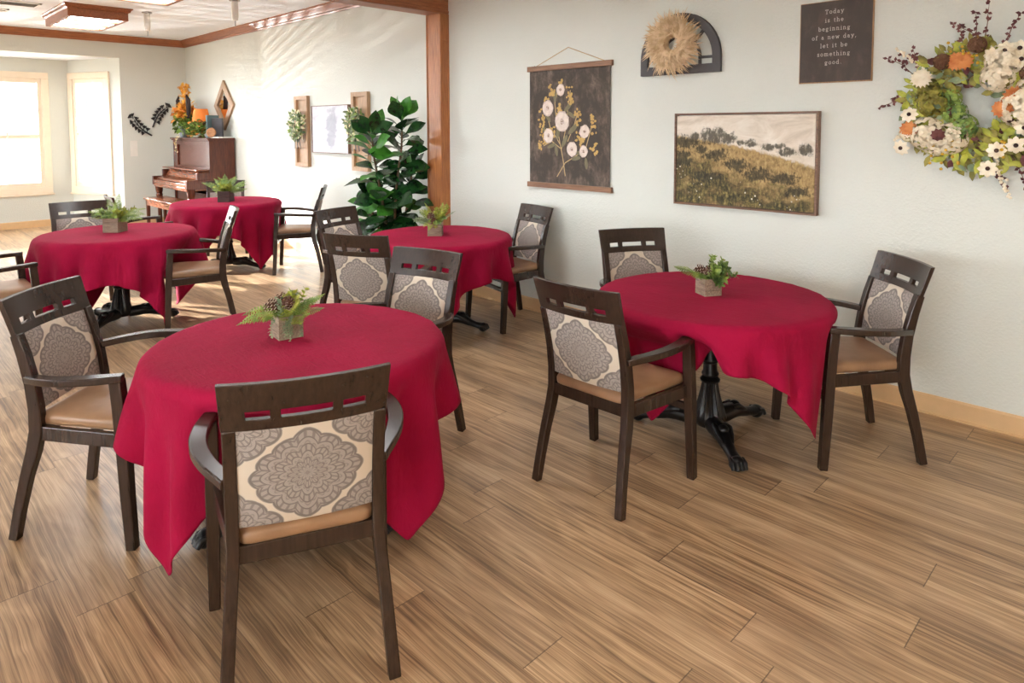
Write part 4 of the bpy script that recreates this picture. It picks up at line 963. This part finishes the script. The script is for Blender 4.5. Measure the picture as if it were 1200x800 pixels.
def piano_top():
    rr = random.Random(4); YL_ = leafmat('yellow_bloom', srgb(226, 160, 52), srgb(244, 194, 88), .8); OR = leafmat('orange_bloom', srgb(222, 128, 48), srgb(238, 166, 82), .8)
    t = empty('flower_arrangement', (-11.55, 4.0, ZP), 0, 'tall arrangement of yellow flowers in a grey pot on the piano', 'flowers')
    mb = MB(); mb.lathe([(0, 0), (.07, 0), (.08, .02), (.1, .16), (.105, .18), (.09, .18), (0, .15)], 20); mb.build('pot', plain('grey_tin', srgb(120, 124, 132), .4, .5, .5), t)
    for mt, n, zc, rd, nm, sz in ((YL_, 60, .62, (.09, .22), 'yellow_plume', .07), (YL_, 90, .42, (.2, .13), 'yellow_blooms', .09), (OR, 60, .36, (.22, .1), 'orange_blooms', .09), (FERN, 75, .22, (.24, .09), 'foliage', .12)):
        mb = MB()
        for k in range(n):
            a = rr.uniform(0, 6.28); q = math.sqrt(rr.random()); p = Vector((math.cos(a) * rd[0] * q, math.sin(a) * rd[0] * q * .7, zc + rr.uniform(-1, 1) * rd[1]))
            for e in range(3): mb.leaf(p, Vector((rr.gauss(0, 1), rr.gauss(0, 1), rr.gauss(.3, .7))), (0, .2, 1), sz, sz * .6, .2, 0, 3)
        mb.build(nm, mt, t, ang=0)
    mb = MB()
    for a in (-.20, .22, .25):
        pts = [Vector((a * .5, 0, .2)), Vector((a, -.02, .42)), Vector((a * 1.05, -.03, .6)), Vector((a * .8, -.03, .68))]
        mb.tube(pts, [.008, .03, .032, .008], 8)
    mb.build('dark_cattail', plain('dark_feather', srgb(46, 34, 34), .9), t)
    l = empty('table_lamp', (-11.02, 4.06, ZP), 0, 'small lamp with an orange shade on the piano', 'lamp')
    mb = MB(); mb.lathe([(0, 0), (.06, 0), (.065, .01), (.03, .03), (.025, .06), (.045, .12), (.05, .17), (.02, .25), (.012, .27), (.012, .34), (0, .34)], 20); mb.build('base', plain('bronze_lamp', srgb(90, 60, 40), .4), l)
    sm = M('glowing_orange_shade', .8, .2, srgb(214, 120, 58)); sm.b.inputs['Emission Color'].default_value = srgb(255, 130, 50); sm.b.inputs['Emission Strength'].default_value = .15
    mb = MB(); n = 28
    for r0, r1, fl in ((.135, .10, 0), (.131, .096, 1)):
        vs = [(r0 * math.cos(6.2832 * k / n), r0 * math.sin(6.2832 * k / n), .25) for k in range(n)] + [(r1 * math.cos(6.2832 * k / n), r1 * math.sin(6.2832 * k / n), .45) for k in range(n)]
        mb.add(vs, [((k, (k + 1) % n, n + (k + 1) % n, n + k) if not fl else (k, n + k, n + (k + 1) % n, (k + 1) % n)) for k in range(n)])
    mb.build('lamp_shade', sm.mat, l)
    g = empty('leaf_garland', (-10.93, 3.93, ZP), 0, 'low green and orange leaf garland trailing over the piano top edge', 'garland')
    for mt, n, nm in ((FERN, 130, 'foliage'), (SUCC, 90, 'foliage'), (OR, 26, 'orange_leaves'), (CONE, 14, 'brown_berries')):
        mb = MB()
        for k in range(n):
            u = rr.random(); p = Vector((-.30 + .68 * u, rr.uniform(-.07, .07), .03 + rr.random() * (.10 + .26 * u * (1.15 - u) * 1.6)))
            mb.leaf(p, Vector((rr.gauss(0, 1), rr.gauss(-.2, 1), rr.gauss(.3, .6))), (0, .2, 1), .09, .045, .2, 0, 3)
        mb.build(nm, mt, g, ang=0)
    mb = MB()
    for k in range(30):
        u = k / 29; p = Vector((-.38 - .12 * math.sin(u * 3), -.105 - .02 * u, .05 - .28 * u)); mb.leaf(p, Vector((rr.gauss(0, 1), -.5, rr.gauss(-.4, .6))), (0, -1, .2), .055, .03, .2, 0, 2)
    mb.build('trailing_vine', leafmat('dry_vine', srgb(120, 108, 60), srgb(160, 140, 80)), g, ang=0)
    for (x, y, w, h, d, rz, c, lab) in ((-10.62, 4.08, .03, .345, .24, 24, srgb(96, 116, 120), 'upright grey-blue book standing on the piano beside the lamp'), (-10.52, 4.10, .26, .30, .03, 20, srgb(62, 60, 64), 'dark upright book or frame behind the round wooden disc on the piano')):
        mb = MB(); mb.box((0, 0, h / 2), (w, d, h)); o = mb.build('book', plain('cover_' + lab[:12], c, .6), loc=(x, y, ZP), smooth=False, bevel=.003); o.rotation_euler = (0, 0, R(rz)); tag(o, lab, 'book')
        mb = MB(); mb.box((0, 0, h / 2), (w * .97 if w > d else w * .7, d * (.7 if w > d else .97), h * 1.003)); mb.build('pages', WHITE, o, smooth=False)
    mb = MB(); mb.lathe([(0, -.012), (.07, -.012), (.075, -.006), (.075, .006), (.07, .012), (.045, .014), (.04, .01), (0, .012)], 24)
    o = mb.build('wooden_disc', wood('log_slice', srgb(120, 78, 50), srgb(180, 128, 84), 0, .7), loc=(-10.42, 3.98, ZP + .082)); o.rotation_euler = (R(84), 0, R(40)); tag(o, 'round wooden disc ornament standing before the dark book', 'ornament')
    mb = MB(); mb.box((0, 0, .008), (.30, .22, .016)); o = mb.build('sheet_music', WHITE, loc=(-10.42, 4.08, ZP), smooth=False); o.location.z = ZP; o.location.x = -10.40; o.location.y = 4.13; tag(o, 'thin pale papers lying on the right end of the piano top', 'paper')
piano_top()
# diamond mirror
def mirror():
    t = empty('diamond_mirror', (-10.63, YW, 1.975), 0, 'diamond-shaped mirror in a wooden frame above the piano', 'mirror')
    a, b = .375, .39; FW = wood('mirror_frame_oak', srgb(126, 98, 74), srgb(168, 136, 104), 2, .5); O = [(-a, 0), (0, b), (a, 0), (0, -b)]; k = .66; I = [(x * k, z * k) for x, z in O]; mb = MB(); vs = []
    for y in (-.035, -.002): vs += [(x, y, z) for x, z in O] + [(x, y - (.006 if y < -.01 else 0), z) for x, z in I]
    fs = []
    for i in range(4):
        j = (i + 1) % 4; fs += [(i, j, 4 + j, 4 + i), (8 + j, 8 + i, 12 + i, 12 + j), (j, i, 8 + i, 8 + j), (4 + i, 4 + j, 12 + j, 12 + i)]
    mb.add(vs, fs).build('frame', FW, t, smooth=False, bevel=.004)
    mm = M('mirror_glass', .03, .5, (.85, .86, .84, 1), 1.0); MB().add([(x * 1.03, -.02, z * 1.03) for x, z in I] + [(x * 1.03, -.014, z * 1.03) for x, z in I], [(3, 2, 1, 0), (4, 5, 6, 7)] + [(q, (q + 1) % 4, 4 + (q + 1) % 4, 4 + q) for q in range(4)]).build('mirror_glass', mm.mat, t, smooth=False)
mirror()
# two shutter panels with greenery swags, white canvas
def panel(cx, lab, lab2):
    t = empty('wooden_wall_panel', (cx, YW, 0), 0, lab, 'wall panel'); w = .17; z0, z1 = 1.12, 2.03; d = .05; mb = MB()
    for a, b, c, e in ((-w, -w + .05, z0, z1), (w - .05, w, z0, z1), (-w + .05, w - .05, z1 - .05, z1), (-w + .05, w - .05, z0, z0 + .05), (-w + .05, w - .05, z0 + .25, z0 + .31)): mb.bx(a, b, -d, -.002, c, e)
    mb.build('frame', PALE_WOOD, t, smooth=False, bevel=.003); mb = MB(); mb.bx(-w + .04, w - .04, -.018, -.004, z0 + .02, z1 - .02); mb.build('inner_board', PALE_WOOD, t, smooth=False)
    rr = random.Random(int(cx * -10)); s = empty('greenery_wreath', (cx - .01, YW - .06, 1.66), 0, lab2, 'wreath')
    for mt, n in ((GREYG, 150), (FERN, 90), (leafmat('cream_bud', srgb(214, 208, 160), srgb(236, 230, 196), .8), 60)):
        mb = MB()
        for k in range(n):
            a = rr.uniform(0, 6.28); r = .03 + .12 * math.sqrt(rr.random()); p = Vector((r * math.cos(a), -rr.uniform(.0, .07), r * 1.25 * math.sin(a)))
            mb.leaf(p, Vector((rr.gauss(0, 1), rr.gauss(-.5, .5), rr.gauss(0, 1))), (0, -1, .1), rr.uniform(.05, .08), .032, .2, 0, 3)
        mb.build('foliage' if mt != None else 'x', mt, s, ang=0)
    mb = MB()
    for a in (-1, 0, 1): mb.sweep([(.02 * a, -.03, -.12), (.06 * a, -.035, -.22), (.075 * a, -.03, -.31)], .016, .004, (1, 0, 0))
    mb.build('ribbon_tails', plain('black_white_ribbon', srgb(90, 84, 80), .8), s, smooth=False)
panel(-8.13, 'left wooden panel beside the white picture, farther from the fig plant', 'small greenery wreath on the left wooden panel')
panel(-6.745, 'right wooden panel of the pair, partly behind the fig plant', 'small greenery wreath on the right wooden panel')
def canvas():
    x0, x1, z0, z1 = -7.86, -6.99, 1.31, 1.895; W, H = x1 - x0, z1 - z0; t = empty('pale_canvas_picture', (x0, YW, z0), 0, 'pale grey misty landscape canvas between the two wooden panels', 'picture')
    m = M('misty_grey_scene', .6, .35); x, y, z = m.coord('Object'); n = m.noise(m.vec(x * 1.2, 0, z * 2.2), 5, 5, .6, .6); e = ((x - .55 * W) / .13) * ((x - .55 * W) / .13) + ((z - .52 * H) / .26) * ((z - .52 * H) / .26); tree = (e + (n - .5) * 2.4).ss(.5, 1.3, 1, 0)
    c = m.ramp(n, [(.3, srgb(186, 186, 196)), (.6, srgb(222, 222, 226))]); m.col(m.mix(tree * .7, c, srgb(150, 152, 166)))
    MB().bx(.008, W - .008, -.034, -.004, .008, H - .008).build('canvas', m.mat, t, smooth=False); mb = MB()
    for a, b, c_, e_ in ((0, .008, 0, H), (W - .008, W, 0, H), (.008, W - .008, 0, .008), (.008, W - .008, H - .008, H)): mb.bx(a, b, -.045, 0, c_, e_)
    mb.build('frame', FRAME_WOOD, t, smooth=False)
canvas()
# dark metal leaf branches on the far wall (X = XF, facing +X; right in view = +Y)
def branch(p0, p1, lab):
    t = empty('metal_leaf_branch', (XF, 0, 0), 0, lab, 'wall decoration'); a = Vector((0, *p0)); b = Vector((0, *p1)); d = (b - a); L = d.length; d.normalize(); s = Vector((1, 0, 0)).cross(d); mb = MB(); o = Vector((.02, 0, 0))
    pts = [a + d * L * u + s * .05 * math.sin(u * 2.6) + o for u in (0, .2, .4, .6, .8, .95)]; mb.tube(pts, [.014, .013, .011, .009, .008, .006], 6); mb.tube([a + o, a + Vector((0, 0, 0))], .006, 5); mb.build('stem', BLACKM, t); mb = MB()
    for k, u in enumerate((.22, .38, .54, .70, .85, 1.0)):
        p = a + d * L * u + s * .05 * math.sin(u * 2.6) + o
        for sg in (-1, 1):
            e = (d * .7 + s * sg).normalized() if u < 1 else (d + s * sg * .4).normalized(); c = p + e * .055; n = Vector((1, 0, 0)).cross(e); mb.tube([p, c], .006, 5)
            fan = [(-.008, 0), (-.036, .034), (-.034, .05), (-.014, .044), (0, .052), (.014, .044), (.034, .05), (.036, .034), (.008, 0)]
            mb.prism(fan, -.003, .006, (c - e * .02, n, e, Vector((1, 0, 0))))
    mb.build('leaves', BLACKM, t, smooth=False)
branch((3.71, 1.50), (3.46, 1.80), 'lower left dark metal leaf branch on the far wall')
branch((3.73, 1.64), (3.97, 1.95), 'upper right dark metal leaf branch on the far wall')
t = empty('light_switch', (XF, 3.435, 1.29), 0, 'white switch plate on the far wall below the metal leaves', 'switch'); MB().bx(0, .008, -.055, .055, -.13, .13).build('cover_plate', WHITE, t, smooth=False, bevel=.003)
for z in (-.06, .06): MB().bx(.006, .014, -.017, .017, z - .03, z + .03).build('rocker', WHITE, t, smooth=False, bevel=.002)

# ------------------------------------------------------------------ ceiling fittings
def emit(name, c, s):
    m = bpy.data.materials.new(name); m.use_nodes = True; b = m.node_tree.nodes['Principled BSDF']; b.inputs['Base Color'].default_value = c; b.inputs['Emission Color'].default_value = c; b.inputs['Emission Strength'].default_value = s; return m
DIFF = emit('lit_diffuser', (.90, .96, 1, 1), 22); DIFF2 = emit('added_diffuser_front_room', (.95, .98, 1, 1), 22)
DIFF3 = emit('lit_warm_diffuser', (1, .68, .36, 1), 36)
DIFF4 = emit('lit_diffuser_by_the_wall', (1, .97, .93, 1), 8)
def fixture(x0, x1, y0, y1, lab, diff):
    t = empty('ceiling_light', ((x0 + x1) / 2, (y0 + y1) / 2, ZC), 0, lab, 'ceiling light', 'wood-framed ceiling lights'); w, l = (x1 - x0) / 2, (y1 - y0) / 2; mb = MB(); mats = OAK_X
    prof_ = [(.0, -.15), (.0, -.055), (.02, -.045), (.03, -.02), (.045, -.012), (.045, 0)]
    rings = [[(-w - a, -l - a, z), (w + a, -l - a, z), (w + a, l + a, z), (-w - a, l + a, z)] for a, z in prof_] + [[(-w + .045, -l + .045, -.15 if k == 0 else -.1) , (w - .045, -l + .045, -.15 if k == 0 else -.1), (w - .045, l - .045, -.15 if k == 0 else -.1), (-w + .045, l - .045, -.15 if k == 0 else -.1)] for k in (0, 1)]
    order = [7, 6] + list(range(6)); vs = [p for q in order for p in rings[q]]; mb.add(vs, [(j * 4 + i, j * 4 + (i + 1) % 4, (j + 1) * 4 + (i + 1) % 4, (j + 1) * 4 + i) for j in range(7) for i in range(4)]); mb.build('wooden_frame', mats, t, smooth=False)
    MB().bx(-w + .04, w - .04, -l + .04, l - .04, -.125, -.115).build('diffuser', diff, t, smooth=False)
    for k in (-1, 1): MB().bx(k * w * .34 - .02, k * w * .34 + .02, -l + .04, l - .04, -.15, -.126).build('divider', OAK_X, t, smooth=False)
fixture(-10.66, -9.45, 1.99, 2.64, 'wood-framed ceiling light near the far wall of the back room', DIFF)
fixture(-7.99, -6.78, 1.98, 2.63, 'wood-framed ceiling light at the top picture edge in the back room', DIFF)
fixture(-10.66, -9.45, -1.6, -.95, 'wood-framed ceiling light over the hidden side of the back room', DIFF)
fixture(-7.99, -6.78, -1.6, -.95, 'wood-framed ceiling light over the hidden middle of the back room', DIFF)
for x, y, lab in ((-4.15, 2.2, 'added wood-framed ceiling light over the middle of the dining room, out of view'), (-.6, 1.6, 'wood-framed ceiling light in front of the landscape wall, out of view'), (1.6, -.6, 'wood-framed ceiling light behind the viewer, out of view')): fixture(x - .6, x + .6, y - .33, y + .33, lab, DIFF3 if x > 0 else DIFF2 if x < -2 else DIFF4)  # the first, unseen one is added to brighten the wall near the post
for (x0, x1, y0, y1, lab) in ((-10.06, -9.74, .9, 1.79, 'grey slatted ceiling vent at the top left picture corner'), (-10.62, -10.46, .6, 1.58, 'narrow ceiling vent below the grey slatted one at the left edge')):
    t = empty('ceiling_vent', ((x0 + x1) / 2, (y0 + y1) / 2, ZC), 0, lab, 'vent'); w, l = (x1 - x0) / 2, (y1 - y0) / 2; mb = MB()
    for a, b, c, d in ((-w, -w + .025, -l, l), (w - .025, w, -l, l), (-w, w, -l, -l + .025), (-w, w, l - .025, l)): mb.bx(a, b, c, d, -.014, 0)
    mb.build('frame', WHITE, t, smooth=False); mb = MB(); n = int(w * 2 / .03)
    for k in range(1, n): x = -w + 2 * w * k / n; mb.add([(x - .01, -l, -.002), (x + .008, -l, -.014), (x + .008, l, -.014), (x - .01, l, -.002), (x - .01, -l, .0), (x + .008, -l, -.012), (x + .008, l, -.012), (x - .01, l, .0)], [(0, 1, 2, 3), (7, 6, 5, 4)])
    mb.bx(-w + .01, w - .01, -l + .01, l - .01, -.002, 0); mb.build('slats', plain('grey_vent', srgb(196, 194, 190), .5) if w > .1 else WHITE, t, smooth=False)
for x, y, lab in ((-9.53, 2.88, 'white metal ceiling fitting hanging beside the far wood-framed light'), (-7.92, 3.34, 'small metal ceiling fitting at the top picture edge')):
    t = empty('ceiling_bracket', (x, y, ZC), 0, lab, 'ceiling fitting'); mb = MB(); mb.lathe([(0, 0), (.06, 0), (.06, -.015), (.03, -.022), (0, -.022)][::-1], 16); mb.build('mounting_plate', CHROME, t)
    mb = MB(); mb.lathe([(.012, -.24), (.03, -.235), (.038, -.2), (.04, -.1), (.036, -.02), (0, -.02)], 12); mb.build('sleeve', WHITE, t); MB().tube([(0, 0, -.24), (0, 0, -.31)], [.008, .005], 6).build('tip', CHROME, t)

# ------------------------------------------------------------------ light and camera
w = bpy.data.worlds.new('World'); scn.world = w; w.use_nodes = True; bg = w.node_tree.nodes['Background']
bg.inputs[0].default_value = (.87, .94, 1.0, 1)
_n = w.node_tree; _g = _n.nodes.new('ShaderNodeTexCoord'); _sp = _n.nodes.new('ShaderNodeSeparateXYZ'); _mr = _n.nodes.new('ShaderNodeMapRange'); _mr.interpolation_type = 'SMOOTHSTEP'
_n.links.new(_g.outputs['Generated'], _sp.inputs[0]); _n.links.new(_sp.outputs[1], _mr.inputs[0])
for _k, _v in zip((1, 2, 3, 4), (.2, -.7, .95, 40.0)): _mr.inputs[_k].default_value = _v
_n.links.new(_mr.outputs[0], bg.inputs[1])
def sun(name, d, e, col, ang):
    l = bpy.data.lights.new(name, 'SUN'); l.energy = e; l.color = col; l.angle = R(ang); o = bpy.data.objects.new(name, l); COL.objects.link(o)
    o.rotation_euler = Vector(d).to_track_quat('-Z', 'Y').to_euler(); return o
sun('sun', (.90, .42, -.30), 36, (1, .97, .93), .6)
gl = bpy.data.lights.new('added_streak_spot', 'SPOT'); gl.energy = 3000; gl.color = (1, .98, .95); gl.spot_size = R(60); gl.spot_blend = .2; gl.shadow_soft_size = .03  # spot added outside the bay, stands in for reflected sun streaks on the wall
go = bpy.data.objects.new('added_streak_spot', gl); COL.objects.link(go); go.location = (-17.0, .57, -.15); go.rotation_euler = Vector((9, 3.2, 2.0)).to_track_quat('-Z', 'Y').to_euler()
def portal(p, q, z0, z1):
    l = bpy.data.lights.new('window_portal', 'AREA'); l.shape = 'RECTANGLE'; l.cycles.is_portal = True; p = Vector(p); q = Vector(q); L = (q - p).length; l.size = L; l.size_y = z1 - z0
    o = bpy.data.objects.new('window_portal', l); COL.objects.link(o); d = (q - p).normalized(); inn = Vector((d.y, -d.x, 0)); m = (p + q) / 2; o.location = (m.x - inn.x * .1, m.y - inn.y * .1, (z0 + z1) / 2)
    o.rotation_euler = Vector((inn.x, inn.y, 0)).to_track_quat('-Z', 'Y').to_euler()
for a, b, c, d in (((*seg((XBAY, YC0), (XBAY, YC1), .31, 3.31), .6, 2.5)), (*seg((XBAY, YC1), (XF, Y1B), .025, .945), .6, 2.5), (*seg((XF, Y0B), (XBAY, YC0), .25, 1.17), .6, 2.5)): portal(a, b, c, d)
for a, b in WL: portal((b, YL), (a, YL), .75, 2.45)
cam = bpy.data.cameras.new('Camera'); co = bpy.data.objects.new('Camera', cam); COL.objects.link(co); scn.camera = co
cam.sensor_width = 36; cam.lens = 789.723 * 36 / 1200; cam.shift_y = -(400 - 200.99) / 1200; cam.clip_start = .05; cam.clip_end = 200
yaw, pit, rol = -.786905815, -.0655390532, .00286111749
f = Vector((math.sin(yaw) * math.cos(pit), math.cos(yaw) * math.cos(pit), math.sin(pit))); r = Vector((math.cos(yaw), -math.sin(yaw), 0)); dn = f.cross(r)
r2 = r * math.cos(rol) + dn * math.sin(rol); d2 = -r * math.sin(rol) + dn * math.cos(rol)
co.matrix_world = Matrix(((r2.x, -d2.x, -f.x, 0), (r2.y, -d2.y, -f.y, 0), (r2.z, -d2.z, -f.z, 1.62), (0, 0, 0, 1)))
vs_ = scn.view_settings; vs_.view_transform = 'Standard'; vs_.look = 'None'; vs_.exposure = .36; vs_.gamma = 1; vs_.use_curve_mapping = False
scn.cycles.use_denoising = True; scn.cycles.max_bounces = 10; scn.cycles.diffuse_bounces = 6; scn.cycles.transparent_max_bounces = 12; scn.cycles.sample_clamp_indirect = 6
